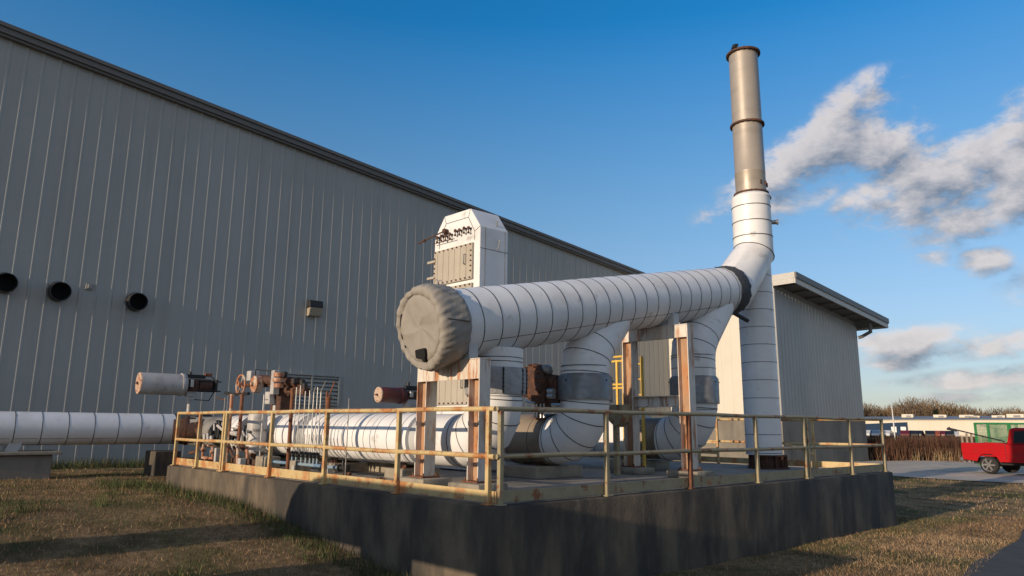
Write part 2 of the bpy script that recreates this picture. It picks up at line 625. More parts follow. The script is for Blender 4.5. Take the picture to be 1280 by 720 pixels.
M['act_white'] = mat('weathered_light_grey_paint', (0.44, 0.42, 0.40), 0.5, sc=4, fine=0.12, layers=[((0.25, 0.22, 0.2), 3, 0.5, 0.7, 0.6), (RUST, 7, 0.66, 0.74, 0.8)])
M['galv'] = mat('galvanised_sheet', (0.20, 0.20, 0.20), 0.42, 0.35, sc=9, fine=0.25, rvar=0.1, bump=0.1, bsc=8,
                layers=[((0.12, 0.12, 0.12), 3, 0.5, 0.75, 0.5)])
M['blanket'] = mat('silver_blanket', (0.34, 0.34, 0.345), 0.55, 0.15, sc=9, fine=0.15, bump=0.5, bsc=22,
                   layers=[((0.22, 0.21, 0.2), 4, 0.5, 0.7, 0.6)])
M['stain'] = mat('stainless_pipe', (0.37, 0.32, 0.265), 0.45, 0.25, sc=(1.5), fine=0.08, rvar=0.08,
                 layers=[((0.29, 0.25, 0.205), (1.0, 1.0, 5.0), 0.5, 0.7, 0.6)])
M['tubing'] = mat('bright_tubing', (0.42, 0.41, 0.39), 0.3, 0.7, sc=9, fine=0.1)
M['canvas'] = mat('tan_canvas', (0.275, 0.25, 0.218), 0.9, sc=5, fine=0.08, bump=0.9, bsc=6,
                  layers=[((0.22, 0.19, 0.15), (1.6), 0.5, 0.75, 0.55), ((0.25, 0.225, 0.185), 9, 0.5, 0.7, 0.4)])
M['canvas_dark'] = mat('canvas_seam', (0.10, 0.085, 0.065), 0.9)
M['cloth_strap'] = mat('dark_rubber_cloth', (0.055, 0.056, 0.06), 0.75, sc=14, fine=0.3, bump=0.6, bsc=25)
M['brown_ins'] = mat('brown_stained_jacket', (0.24, 0.19, 0.135), 0.55, sc=3, fine=0.15, bump=0.2, bsc=10,
                     layers=[((0.11, 0.075, 0.045), (2, 2, 2), 0.45, 0.7, 0.8)])
M['panel_door'] = mat('tan_panel', (0.40, 0.355, 0.29), 0.5, sc=3, fine=0.08, layers=[((0.30, 0.25, 0.19), (5, 5, 0.6), 0.5, 0.72, 0.5)])
M['cream'] = mat('cream_wall', (0.62, 0.55, 0.44), 0.7, sc=0.2, fine=0.04)
M['blue'] = mat('blue_wall', (0.012, 0.032, 0.07), 0.9, sc=0.3, fine=0.06)
M['roof_grey'] = mat('grey_roof', (0.22, 0.22, 0.225), 0.7, sc=0.1, fine=0.1)
M['white'] = mat('white_paint', (0.62, 0.61, 0.58), 0.5, fine=0.05)
M['bluepipe'] = mat('blue_grey_pipe', (0.22, 0.30, 0.36), 0.45, fine=0.12, layers=[((0.10, 0.2, 0.34), 3, 0.5, 0.6, 0.8)])
M['red_paint'] = mat('red_car_paint', (0.42, 0.008, 0.012), 0.25, sc=2, fine=0.06, layers=[((0.20, 0.03, 0.025), (1.5, 1.5, 3), 0.5, 0.72, 0.6)])
M['glass'] = mat('dark_glass', (0.02, 0.03, 0.032), 0.08, fine=0.02)
M['tyre'] = mat('tyre_rubber', (0.018, 0.017, 0.016), 0.85, fine=0.2)
M['chrome'] = mat('alloy', (0.45, 0.43, 0.40), 0.3, 0.8, fine=0.1)
M['tail'] = mat('tail_lamp', (0.25, 0.01, 0.01), 0.2)
M['green'] = mat('green_paint', (0.03, 0.22, 0.07), 0.5, sc=4, fine=0.1)
M['mesh_green'] = mat('pale_green_wire', (0.26, 0.36, 0.22), 0.6, sc=4, fine=0.1)
M['wood'] = mat('grey_wood', (0.30, 0.25, 0.19), 0.85, sc=6, fine=0.2)
M['dark_ground'] = mat('dark_ground', (0.055, 0.053, 0.05), 0.9, sc=3, fine=0.25, bump=0.3, bsc=60)
M['gravel'] = mat('road_gravel', (0.52, 0.45, 0.36), 0.9, sc=1.2, fine=0.2, bump=0.4, bsc=40, layers=[((0.36, 0.32, 0.27), 0.5, 0.45, 0.7, 0.7)])
M['tint'] = mat_tint('dry_plant')

# ground: dry winter lawn near, mixed beyond
gm = bpy.data.materials.new('winter_lawn')
gm.use_nodes = True
t = gm.node_tree
b = t.nodes['Principled BSDF']
b.inputs['Roughness'].default_value = 0.95
b.inputs['Specular IOR Level'].default_value = 0.1
tcn = N(t, 'ShaderNodeTexCoord')


def gnoise(s, dt=6, ro=0.6):
    n = N(t, 'ShaderNodeTexNoise')
    n.inputs['Scale'].default_value = s
    n.inputs['Detail'].default_value = dt
    n.inputs['Roughness'].default_value = ro
    t.links.new(tcn.outputs['Object'], n.inputs['Vector'])
    return n.outputs[0]


c = mixc(t, maprange(t, gnoise(9), 0.35, 0.65), (0.26, 0.17, 0.09), (0.42, 0.285, 0.155))
c = mixc(t, maprange(t, gnoise(1.1, 5), 0.45, 0.65), c, (0.15, 0.10, 0.055))
c = mixc(t, maprange(t, gnoise(0.45, 5), 0.46, 0.66), c, (0.085, 0.09, 0.035))
c = mixc(t, maprange(t, gnoise(38, 4), 0.55, 0.75), c, (0.15, 0.10, 0.055))
t.links.new(c, b.inputs['Base Color'])
bp = N(t, 'ShaderNodeBump')
bp.inputs['Strength'].default_value = 0.9
bp.inputs['Distance'].default_value = 0.05
t.links.new(gnoise(45, 5, 0.7), bp.inputs['Height'])
t.links.new(bp.outputs[0], b.inputs['Normal'])
M['ground'] = gm

# ================================================================== GROUND
def ss(a, b, n):
    return np.linspace(a, b, n, endpoint=False)


gx = np.concatenate([[-3000, -1200, -500, -200, -100, -60], ss(-40, 45, 190), [45, 60, 80, 110, 160, 250, 500, 1200, 3000]])
gy = np.concatenate([[-3000, -1000, -300, -100, -40], ss(-12, 50, 140), [50, 60, 80, 110, 160, 220, 300, 500, 1000, 3000]])
XX, YY = np.meshgrid(gx, gy)
ZZ = ground_z(XX, YY)
gverts = np.stack([XX.ravel(), YY.ravel(), ZZ.ravel()], 1)
nx, ny = len(gx), len(gy)
idx = np.arange(nx * ny).reshape(ny, nx)
quads = np.stack([idx[:-1, :-1], idx[:-1, 1:], idx[1:, 1:], idx[1:, :-1]], -1).reshape(-1, 4)
me = bpy.data.meshes.new('ground')
me.from_pydata(gverts.tolist(), [], quads.tolist())
me.shade_smooth()
me.materials.append(M['ground'])
ground = bpy.data.objects.new('ground', me)
COL.objects.link(ground)
ground['kind'] = 'structure'


def sheet(name, fn, ns, nt, m, dz):
    vs, fs = [], []
    for i in range(ns + 1):
        for j in range(nt + 1):
            x, y = fn(i / ns, j / nt)
            vs.append((x, y, float(ground_z(np.array(x), np.array(y))) + dz))
    for i in range(ns):
        for j in range(nt):
            a = i * (nt + 1) + j
            fs.append((a, a + 1, a + nt + 2, a + nt + 1))
    me = bpy.data.meshes.new(name)
    me.from_pydata(vs, [], fs)
    me.shade_smooth()
    me.materials.append(m)
    o = bpy.data.objects.new(name, me)
    COL.objects.link(o)
    o['kind'] = 'structure'
    return o


def road_fn(s, q):
    # quad: near edge runs towards the right of the viewer, far edge along the brush
    n0, n1, f0, f1 = (11.5, 34.2), (44.0, -9.8), (13.5, 43.5), (90.0, 41.0)
    return (n0[0] + (n1[0] - n0[0]) * s) * (1 - q) + (f0[0] + (f1[0] - f0[0]) * s) * q + 0.25 * sin(s * 37) * (1 - q), (n0[1] + (n1[1] - n0[1]) * s) * (1 - q) + (f0[1] + (f1[1] - f0[1]) * s) * q


sheet('road', road_fn, 90, 40, M['gravel'], 0.03)
sheet('dark_ground_strip', lambda s, q: (5.9 + 0.665 * (26 * s - 8) + 3.4 * q + 0.06 * sin(31 * s), 9.65 + 0.747 * (26 * s - 8) - 3.0 * q + 0.06 * sin(23 * s)), 60, 10, M['dark_ground'], 0.018)  # dark flat strip of ground at the near right

# ================================================================== MAIN BUILDING
WAZ = radians(48.5)
WW = Vector((sin(WAZ), cos(WAZ), 0))
WN = Vector((cos(WAZ), -sin(WAZ), 0))
W0 = Vector((-640 / 892 * 20.0, 20.0, 0))
CAMP = Vector((0, 0, CZ))


def on_wall(u, v, off=0.0, p0=W0, n=WN):
    """(s along wall, z) where a line of sight meets the wall plane"""
    d = ray(u, v)
    p = p0 + n * off
    tt = (p - CAMP).dot(n) / d.dot(n)
    q = CAMP + d * tt
    return (q - p0).dot(WW), q.z


s0_, z0_ = on_wall(0, 26, 0.25)
s1_, z1_ = on_wall(800, 339, 0.25)
RS = (z1_ - z0_) / (s1_ - s0_)


def roof_z(s):
    return z0_ + (s - s0_) * RS


S_END = on_wall(837, 470)[0]
S_BEG = -30.0


def WPt(s, off, z):
    return W0 + WW * s + WN * off + Z * z


def ribbed(mb, org, along, out, s0, s1, zb, ztop, sp=0.43, h=0.024, wb=0.10, wt=0.035, m=0):
    prof = []
    s = s0
    prof.append((s0, 0))
    k = s0 + sp / 2
    while k + wb / 2 < s1:
        prof += [(k - wb / 2, 0), (k - wt / 2, h), (k + wt / 2, h), (k + wb / 2, 0)]
        k += sp
    prof.append((s1, 0))
    rows = []
    for (s, n) in prof:
        z1 = ztop(s)
        p = org + along * s + out * n
        rows.append((mb.bm.verts.new(p + Z * zb), mb.bm.verts.new(p + Z * z1)))
    for i in range(len(rows) - 1):
        f = mb.bm.faces.new((rows[i][0], rows[i + 1][0], rows[i + 1][1], rows[i][1]))
        f.material_index = m


bld = thing('warehouse', 'huge grey ribbed metal warehouse with sloping roof trim filling the left side', 'building', WPt(0, 0, 0))
mb = MB()
ribbed(mb, W0, WW, WN, S_BEG, S_END + 12, 0.62, lambda s: roof_z(s) - 0.34)
mb.build('wall', M['wall'], bld, smooth=0)
mb = MB()
mb.prism([WPt(S_BEG, -0.12, -0.5), WPt(S_END + 12, -0.12, -0.5), WPt(S_END + 12, -0.12, roof_z(S_END + 12) - 0.3), WPt(S_BEG, -0.12, roof_z(S_BEG) - 0.3)], WN * -24)
mb.build('foundation', M['base_conc'], bld, smooth=0)
mb = MB()
# stepped rake trim
for (o0, o1, za, zb_) in ((-0.05, 0.24, -0.30, -0.12), (-0.05, 0.17, -0.38, -0.303), (-0.05, 0.30, -0.118, 0.0)):
    mb.prism([WPt(S_BEG, o1, roof_z(S_BEG) + za), WPt(S_END + 12.2, o1, roof_z(S_END + 12.2) + za),
              WPt(S_END + 12.2, o1, roof_z(S_END + 12.2) + zb_), WPt(S_BEG, o1, roof_z(S_BEG) + zb_)], WN * (o0 - o1))
mb.build('roof_trim', M['trim'], bld, smooth=0)
mb = MB()
mb.prism([WPt(S_BEG, -0.06, roof_z(S_BEG) - 0.2), WPt(S_END + 12, -0.06, roof_z(S_END + 12) - 0.2), WPt(S_END + 12, -0.06, roof_z(S_END + 12) - 0.05), WPt(S_BEG, -0.06, roof_z(S_BEG) - 0.05)], WN * -24.4)
mb.build('roof', M['roof_grey'], bld, smooth=0)
for i, (u, v) in enumerate(((7, 352), (75, 363), (172, 376))):
    s, z = on_wall(u, v, 0.3)
    mb = MB()
    c0, c1 = WPt(s, 0.0, z), WPt(s + 0.02, 0.36, z - 0.03)
    d = (c1 - c0)
    mb.lathe(c0, d, [(0, 0.275), (d.length, 0.275), (d.length, 0.255), (0.06, 0.255)], 32, 0, caps=False)
    mb.lathe(c0, d, [(0.055, 0.255), (0.06, 0.0)], 32, 1, caps=False)
    mb.lathe(c0, d, [(0.0, 0.31), (0.05, 0.31), (0.052, 0.27)], 32, 2, caps=False)
    mb.build('vent_pipe', [M['black'], M['inside'], M['trim']], bld)
# wall lamp
s, z = on_wall(393, 385, 0.15)
mb = MB()
mb.prism([WPt(s - 0.27, 0.05, z + 0.30), WPt(s - 0.27, 0.30, z + 0.26), WPt(s - 0.27, 0.34, z + 0.0), WPt(s - 0.27, 0.05, z - 0.02)], WW * 0.54, 0, 0.015)
lamp = mb.build('wall_lamp', M['black'], bld, smooth=30)
mb = MB()
mb.prism([WPt(s - 0.25, 0.06, z - 0.024), WPt(s - 0.25, 0.33, z - 0.004), WPt(s - 0.25, 0.24, z - 0.30), WPt(s - 0.25, 0.06, z - 0.33)], WW * 0.5, 0, 0.012)
o = mb.build('lens', mat('yellowed_lamp_glass', (0.36, 0.31, 0.23), 0.2), lamp, smooth=30)
# louvre
sa, zt = on_wall(353, 467, 0.06)
sb, zb2 = on_wall(423, 505, 0.06)
zt = 3.68
zb2 = 2.55
mb = MB()
for (x0, x1, y0, y1) in ((sa, sb, zt - 0.06, zt), (sa, sb, zb2, zb2 + 0.06), (sa, sa + 0.06, zb2 + 0.061, zt - 0.061), (sb - 0.06, sb, zb2 + 0.061, zt - 0.061),
                         ((sa + sb) / 2 - 0.03, (sa + sb) / 2 + 0.03, zb2 + 0.061, zt - 0.061)):
    mb.box(WPt((x0 + x1) / 2, 0.06, (y0 + y1) / 2), (x1 - x0, 0.13, y1 - y0), (WW, WN, Z))
lv = mb.build('louvre', M['wall'], bld, smooth=0)
mb = MB()
k = zb2 + 0.10
while k < zt - 0.12:
    mb.prism([WPt(sa + 0.06, 0.015, k + 0.10), WPt(sa + 0.06, 0.03, k + 0.115), WPt(sa + 0.06, 0.105, k + 0.012), WPt(sa + 0.06, 0.09, k)], WW * (sb - sa - 0.12))
    k += 0.145
mb.build('slats', M['wall'], lv, smooth=0)
# small cover plate by the middle vent
s, z = on_wall(112, 358, 0.05)
mb = MB()
mb.box(WPt(s, 0.03, z), (0.20, 0.05, 0.20), (WW, WN, Z), 0, 0.006)
mb.box(WPt(s, 0.075, z), (0.10, 0.04, 0.12), (WW, WN, Z), 0, 0.006)
mb.build('junction_plate', M['grey_metal'], bld, smooth=0)

# ================================================================== ANNEX (projecting bay on the right)
A0 = WPt(S_END, 0, 0)
# corner: where the line of sight of px 978 meets the outward line from A0
d = ray(978, 545)
dd = Vector((d.x, d.y, 0))
# A0 + WN*q = dd*t
den = WN.x * dd.y - WN.y * dd.x
q_ = (dd.x * A0.y - dd.y * A0.x) / den
AQ = q_
AC = A0 + WN * AQ
d = ray(1082, 545)
dd = Vector((d.x, d.y, 0))
den = WW.x * dd.y - WW.y * dd.x
AL = (dd.x * AC.y - dd.y * AC.x) / den          # length of the right-hand face


def APt(l, q, z):
    return A0 + WW * l + WN * q + Z * z


def hit(u, v, q):
    dr = ray(u, v)
    p0 = A0 + WN * q
    tt = (p0 - CAMP).dot(WN) / dr.dot(WN)
    pp = CAMP + dr * tt
    return (pp - A0).dot(WW), pp.z


OV = 1.15
e0, ez0 = hit(994, 340, AQ + OV)
e1, ez1 = hit(1110, 399, AQ + OV)
ASL = (ez1 - ez0) / (e1 - e0)


def aroof(l):
    return ez0 + (l - e0) * ASL


ann = thing('annex_building', 'metal sided annex with overhanging low roof behind the tall stack', 'building', A0)
PB = 2.42
mb = MB()
ribbed(mb, AC, WW, WN, 0.0, AL, PB, lambda s: aroof(s) - 0.75, sp=0.36)
mb.box(APt(0.02, AQ + 0.03, (PB + aroof(0) - .75) / 2), (0.14, 0.075, aroof(0) - 0.75 - PB), (WW, WN, Z))
mb.build('wall', M['annex_wall'], ann, smooth=0)['label'] = 'grey ribbed annex wall facing the road'
mb = MB()
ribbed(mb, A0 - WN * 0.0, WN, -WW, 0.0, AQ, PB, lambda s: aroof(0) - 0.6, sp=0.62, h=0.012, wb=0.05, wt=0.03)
mb.build('wall', M['sunlit_wall'], ann, smooth=0)['label'] = 'annex end wall coloured paler for its sunlight'
mb = MB()
mb.prism([APt(0.04, AQ - 0.04, -0.5), APt(AL - 0.04, AQ - 0.04, -0.5), APt(AL - 0.04, 0, -0.5), APt(0.04, 0, -0.5)], Z * (PB + 0.5))
mb.prism([APt(-0.05, AQ + 0.06, -0.5), APt(AL, AQ + 0.06, -0.5), APt(AL, 0.06, -0.5), APt(-0.05, 0.06, -0.5)], Z * (PB + 0.44))
mb.build('concrete_base', M['base_conc'], ann, smooth=0)
mb = MB()
mb.prism([APt(0.1, AQ - 0.1, PB), APt(AL - 0.02, AQ - 0.1, PB), APt(AL - 0.02, AQ - 0.1, aroof(AL) - 0.4), APt(0.1, AQ - 0.1, aroof(0.1) - 0.4)], WN * -(AQ + 6))
mb.build('inner_wall', M['wall'], ann, smooth=0)
mb = MB()
mb.prism([APt(e0 + .02, AQ + OV - .06, aroof(e0) - 0.42), APt(e1 - .02, AQ + OV - .06, aroof(e1) - 0.42), APt(e1 - .02, AQ + OV - .06, aroof(e1) - 0.05), APt(e0 + .02, AQ + OV - .06, aroof(e0) - 0.05)], WN * -(AQ + OV + 5))
mb.build('roof', M['trim'], ann, smooth=0)
mb = MB()
for (o1, za, zb_) in ((OV - 0.02, -0.55, -0.28), (OV + 0.05, -0.277, 0.02)):
    mb.prism([APt(e0, AQ + o1, aroof(e0) + za), APt(e1, AQ + o1, aroof(e1) + za), APt(e1, AQ + o1, aroof(e1) + zb_), APt(e0, AQ + o1, aroof(e0) + zb_)], WN * -0.08, 1 if za < -0.4 else 0)
    for (l, dl) in ((e0, 0.08), (e1, -0.08)):
        mb.prism([APt(l - dl * .4, AQ + o1 - 0.082, aroof(l) + za), APt(l - dl * .4, -5, aroof(l) + za), APt(l - dl * .4, -5, aroof(l) + zb_), APt(l - dl * .4, AQ + o1 - 0.082, aroof(l) + zb_)], WW * dl, 1)
mb.build('fascia', [M['trim'], M['trim_light']], ann, smooth=0)
mb = MB()
for k in range(7):
    l = 0.6 + k * (AL - 1.0) / 6
    mb.box(APt(l, AQ + 0.5, aroof(l) - 0.48), (0.14, 1.0, 0.12), (WW, WN, Z))
mb.build('roof_bracket', M['trim'], ann, smooth=0)
mb = MB()
mb.sweep([APt(AL + 0.12, AQ + 0.75, aroof(AL) - 0.6), APt(AL + 0.12, AQ + 0.75, aroof(AL) - 1.1), APt(AL + 0.1, AQ + 0.25, aroof(AL) - 1.35), APt(AL + 0.06, AQ + 0.05, aroof(AL) - 1.4)], 0.10, 10)
mb.build('downpipe', M['trim'], ann)

# ================================================================== CONCRETE PLATFORM
DA, DB = 9.62, 10.52
mb = MB()
corner = [P(-0.06, -0.06), P(DA, -0.06), P(DA, DB), P(-0.06, DB)]
mb.prism([c + Z * -0.6 for c in corner], Z * (DECK + 0.6), 0, 0.025, 2)
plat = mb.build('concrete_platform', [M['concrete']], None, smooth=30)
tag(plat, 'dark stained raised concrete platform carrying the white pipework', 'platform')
mb = MB()
mb.prism([P(0.1, 0.1, DECK), P(DA - .15, 0.1, DECK), P(DA - .15, DB - .15, DECK), P(0.1, DB - .15, DECK)], Z * 0.005)
mb.build('floor_topping', M['concrete_top'], None, smooth=0).parent = plat


def concrete_pad(a, b, la, lb, h, label, z0=DECK + 0.004, m='pad', grp='concrete pads under the pipe supports', bev=0.02):
    mb = MB()
    mb.box(P(a, b, z0 + h / 2), (la, lb, h), (UL, UR, Z), 0, bev, 2)
    return tag(mb.build('concrete_pad', M[m], None, smooth=30), label, 'concrete pad', grp)


# ------------------------------------------------------------------ railings
def railing(label, p0, p1, posts, m, kick=True, dbl=(), top=1.04, t0=0.0, t1=None, rusty=(), inner=1):
    """p0 -> p1 line at deck level, posts = distances along it; two rails, kick plate"""
    d = (p1 - p0).normalized()
    nrm = Vector((-d.y, d.x, 0)) * inner
    r = thing('guard_railing', label, 'railing', p0)
    L = (p1 - p0).length
    for i, s in enumerate(posts):
        for e in ((0,) if i not in dbl else (-0.05, 0.05)):
            mb = MB()
            mb.box(p0 + d * (s + e) + Z * (top / 2 - 0.005), (0.055, 0.055, top), (d, nrm, Z), 0, 0.004)
            mb.box(p0 + d * (s + e) + Z * 0.008, (0.11, 0.11, 0.016), (d, nrm, Z), 0, 0.003)
            o = mb.build('post', M['rust'] if i in rusty else m, r, smooth=30)
            if i in rusty:
                o['label'] = 'rustier railing post'
    for (nm, z) in (('top_rail', top), ('mid_rail', top * 0.50)):
        mb = MB()
        n = 2 + int(L / 1.2)
        pts = [p0 + d * (L * k / n) + Z * (z + 0.006 * sin(k * 2.1)) for k in range(n + 1)]
        mb.sweep(pts, 0.029, 10)
        mb.build(nm, m, r)
    if kick:
        mb = MB()
        mb.box((p0 + p1) / 2 + nrm * 0.035 + Z * 0.085, (L, 0.012, 0.13), (d, nrm, Z), 0, 0.002)
        mb.build('kick_plate', m, r, smooth=0)
    return r


railing('sunlit yellow guard railing along the left edge of the concrete platform', P(0.03, 0.02, DECK + .004), P(9.5, 0.02, DECK + .004),
        [0.10, 1.80, 3.59, 5.30, 7.12, 8.30, 9.44], M['yellow'], dbl=(4,), inner=-1)
railing('weathered yellow guard railing along the front right edge of the platform', P(0.02, 0.035, DECK + .004), P(0.02, 10.4, DECK + .004),
        [0.06, 1.82, 3.61, 5.42, 7.07, 8.82, 10.33], M['yellow_dull'], dbl=(4,), rusty=(2,), inner=1)
railing('rusty guard railing along the far right edge of the platform behind the stack', P(0.07, 10.42, DECK + .004), P(7.5, 10.42, DECK + .004),
        [1.4, 2.9, 4.6, 6.2, 7.43], M['yellow'], inner=-1)

# ================================================================== MAIN DUCT
HA = 1.95
HS = 0.2


def HP(b, dz=0.0):
    return P(HA, b, 3.37 + HS * (b - 1.3) + dz)


HD = (HP(2) - HP(1)).normalized()
HR = 0.50


def seam(mb, pts, r, m=1, h=0.005, n=36):
    mb.sweep(pts, r + h, n, m, caps=False)


hdr = thing('header_duct', 'large white insulated duct sloping up to the stack, canvas cap on its end', 'duct', HP(1.0))
mb = MB()
mb.sweep([HP(0.70), HP(7.86)], HR, 64, 0)
b = 1.10
while b < 7.8:
    mb.band(HP(b), HD, HR, 0.012, 0.004, 64, 1)
    b += 0.335 + random.uniform(-0.015, 0.015)
# lapped long seam low on the near side
sx = (-UL + Vector((0, 0, -0.75))).normalized()
for k in range(20):
    b0 = 1.12 + k * 0.32
    c0 = HP(b0 + 0.16) + sx * (HR + 0.001)
    mb.box(c0, (0.30, 0.007, 0.006), (HD, HD.cross(sx), sx), 1)
mb.build('duct_body', [M['clad'], M['strap']], hdr)

# canvas end cap: lathe with gathered folds
def canvas_cap(o, d, prof, n=260):
    x = Z.cross(d).normalized()
    y = d.cross(x).normalized()
    bm = bmesh.new()
    rows = []
    ph = [random.uniform(0, 6.28) for _ in range(12)]
    for j, (tt, r, fold) in enumerate(prof):
        row = []
        for k in range(n):
            a_ = 2 * pi * k / n
            f = fold * (sin(a_ * 23 + ph[0]) + 0.8 * sin(a_ * 37 + ph[1] + j) + 0.6 * sin(a_ * 13 + ph[2] - j * .7)) * 0.45
            sag = 0.008 * sin(a_ * 3 + ph[3] + j * 0.4) + 0.006 * sin(a_ * 5 + ph[4] - j * .5)
            rr = max(1e-3, r + f + (sag if r > 0.05 else 0))
            ax_ = tt + fold * 0.7 * sin(a_ * 19 + ph[5]) + (0.010 * sin(a_ * 2 + ph[6] + r * 5) + 0.006 * sin(a_ * 5 + r * 11 + ph[7]) if j > 12 else 0)
            # tension creases radiating over the flat front
            if j > 15:
                ax_ += 0.010 * (1 - abs(sin(a_ * 2.5 + 2.0 * r + ph[8]))) ** 3 * min(1, r / 0.2) * (r < 0.44)
            dv_ = x * cos(a_) + y * sin(a_)
            p_ = o + d * ax_ + dv_ * rr
            if r > 0.05:
                e_ = mnoise.ridged_multi_fractal(p_ * 3.1, 0.9, 2.1, 4, 1.0, 2.0)
                e2 = mnoise.ridged_multi_fractal(Vector((p_.x * 9, p_.y * 9, p_.z * 4)), 0.9, 2.1, 3, 1.0, 2.0)
                dis = 0.009 * (e_ - 1.0) + 0.006 * (e2 - 1.0)
                p_ = p_ + (d * dis if j > 14 else dv_ * dis)
            row.append(bm.verts.new(p_))
        rows.append(row)
    for i in range(len(rows) - 1):
        for k in range(n):
            bm.faces.new((rows[i][k], rows[i][(k + 1) % n], rows[i + 1][(k + 1) % n], rows[i + 1][k]))
    bm.faces.new(rows[-1])
    return bm


CB = HP(0.83)
prof = [(0.0, 0.515, 0.0), (0.0, 0.552, 0.006), (0.03, 0.568, 0.012), (0.08, 0.570, 0.006), (0.13, 0.576, 0.006), (0.18, 0.582, 0.006), (0.23, 0.586, 0.007),
        (0.28, 0.590, 0.009), (0.33, 0.592, 0.010), (0.38, 0.590, 0.011), (0.42, 0.583, 0.013), (0.455, 0.572, 0.009), (0.478, 0.550, 0.010), (0.484, 0.520, 0.011), (0.481, 0.490, 0.010),
        (0.462, 0.470, 0.007), (0.450, 0.460, 0.003), (0.466, 0.448, 0.0), (0.474, 0.42, 0.0), (0.477, 0.38, 0.0), (0.477, 0.34, 0.0), (0.476, 0.30, 0.0), (0.474, 0.26, 0.0), (0.473, 0.22, 0.0), (0.472, 0.17, 0.0), (0.471, 0.10, 0.0), (0.470, 0.04, 0.0)]
mbc = MB()
mbc.bm.free()
mbc.bm = canvas_cap(CB, -HD, prof)
cap = mbc.build('canvas_cap', M['canvas'], hdr, smooth=60)
fx = Z.cross(-HD).normalized()
fy = (-HD).cross(fx).normalized()
if fy.z < 0:
    fy = -fy
mb = MB()
fc = CB - HD * 0.490
sl = [(-.13, -.30), (-.10, -.285), (.07, -.275), (.10, -.295), (.10, -.38), (.08, -.40), (.075, -.45), (.045, -.47), (.01, -.44), (-.02, -.405), (-.10, -.41), (-.13, -.39)]
mb.prism([fc + HD * 0.03 + fx * x + fy * y for x, y in sl], -HD * 0.045)
mb.build('slot', M['inside'], cap, smooth=0)
# dark gaps along the gathered hem, dark stitched joint round the side
mb = MB()
hemside = fx if fx.dot(UL) > 0 else -fx
for a0, a1 in ((0.12, 0.55), (-0.25, -0.05), (-0.55, -0.45)):
    pts = []
    for k in range(9):
        a_ = a0 + (a1 - a0) * k / 8
        pts.append(CB - HD * 0.468 + (hemside * cos(a_) + fy * sin(a_)) * 0.462)
    mb.sweep(pts, [0.004] + [0.012] * 7 + [0.004], 6)
    mb.build('hem_gap', M['inside'], cap)
    mb = MB()
pts = [CB - HD * (0.46 * k / 10) + (-hemside * cos(-0.02 + 0.15 * k / 10) + fy * sin(-0.02 + 0.15 * k / 10)) * 0.592 for k in range(1, 10)]
mb.sweep(pts, 0.007, 6)
mb.build('seam', M['canvas_dark'], cap)
# lifting eye on top
mb = MB()
for e in (0, 0.07):
    c0 = HP(0.62) + Z * 0.62 + UR * e
    mb.sweep([c0 + (UL * cos(q) + Z * sin(q)) * 0.045 for q in [2 * pi * k / 12 for k in range(13)]], 0.006, 6)
mb.build('lifting_eye', M['grey_metal'], hdr)
# dark wrapped joint before the stack
mb = MB()
n = 72
rows = []
for j in range(7):
    tt = 7.80 + 0.36 * j / 6
    row = []
    for k in range(n):
        a_ = 2 * pi * k / n
        rr = HR + 0.012 + 0.012 * sin(j * pi / 6) + 0.009 * sin(a_ * 17 + j * 2.2) + 0.006 * sin(a_ * 29 + j)
        row.append(mb.bm.verts.new(HP(tt) + (fx * cos(a_) + fy * sin(a_)) * rr + HD * 0.012 * sin(a_ * 11)))
    rows.append(row)
for i in range(6):
    for k in range(n):
        mb.bm.faces.new((rows[i][k], rows[i][(k + 1) % n], rows[i + 1][(k + 1) % n], rows[i + 1][k]))
mb.build('wrapped_joint', M['cloth_strap'], hdr, smooth=50)

def arc_pts(p_from_dir, corner, p_to_dir, R, n=5):
    """points of a mitred bend at corner between incoming dir and outgoing dir"""
    a, c = p_from_dir.normalized(), p_to_dir.normalized()
    ang = a.angle(c)
    tl = R * tan(ang / 2)
    s = corner - a * tl
    nrm = (c - a * c.dot(a)).normalized()
    cen = s + nrm * R
    ax_ = a.cross(c).normalized()
    pts = []
    for k in range(n + 1):
        q = Matrix.Rotation(ang * k / n, 3, ax_) @ (s - cen)
        pts.append(cen + q)
    return pts


def pipe_rings(mb, pts, r, n=40, m=1, skip=()):
    for i in range(1, len(pts) - 1):
        if i in skip:
            continue
        d0 = (pts[i] - pts[i - 1]).normalized()
        d1 = (pts[i + 1] - pts[i]).normalized()
        tn = (d0 + d1).normalized()
        x = d0.cross(d1).normalized()
        y = d0.cross(x).normalized()
        rows = []
        for (o, rr) in ((-0.006, r - 0.01), (-0.006, r + 0.004), (0.006, r + 0.004), (0.006, r - 0.01)):
            row = []
            for k in range(n):
                q = (x * cos(2 * pi * k / n) + y * sin(2 * pi * k / n)) * rr
                q = q - d0 * (q.dot(tn) / max(0.2, d0.dot(tn)))
                row.append(mb.bm.verts.new(pts[i] + q + tn * o))
            rows.append(row)
        for j in range(3):
            for k in range(n):
                f = mb.bm.faces.new((rows[j][k], rows[j][(k + 1) % n], rows[j + 1][(k + 1) % n], rows[j + 1][k]))
                f.material_index = m


# ------------------------------------------------------------------ stack
SB = 9.28
stk = thing('exhaust_stack', 'tall exhaust stack, white insulated below with a tan bare metal top', 'stack', P(HA, SB, DECK))


def SP(z, db=0.0, da=0.0):
    return P(HA + da, SB + db, z)


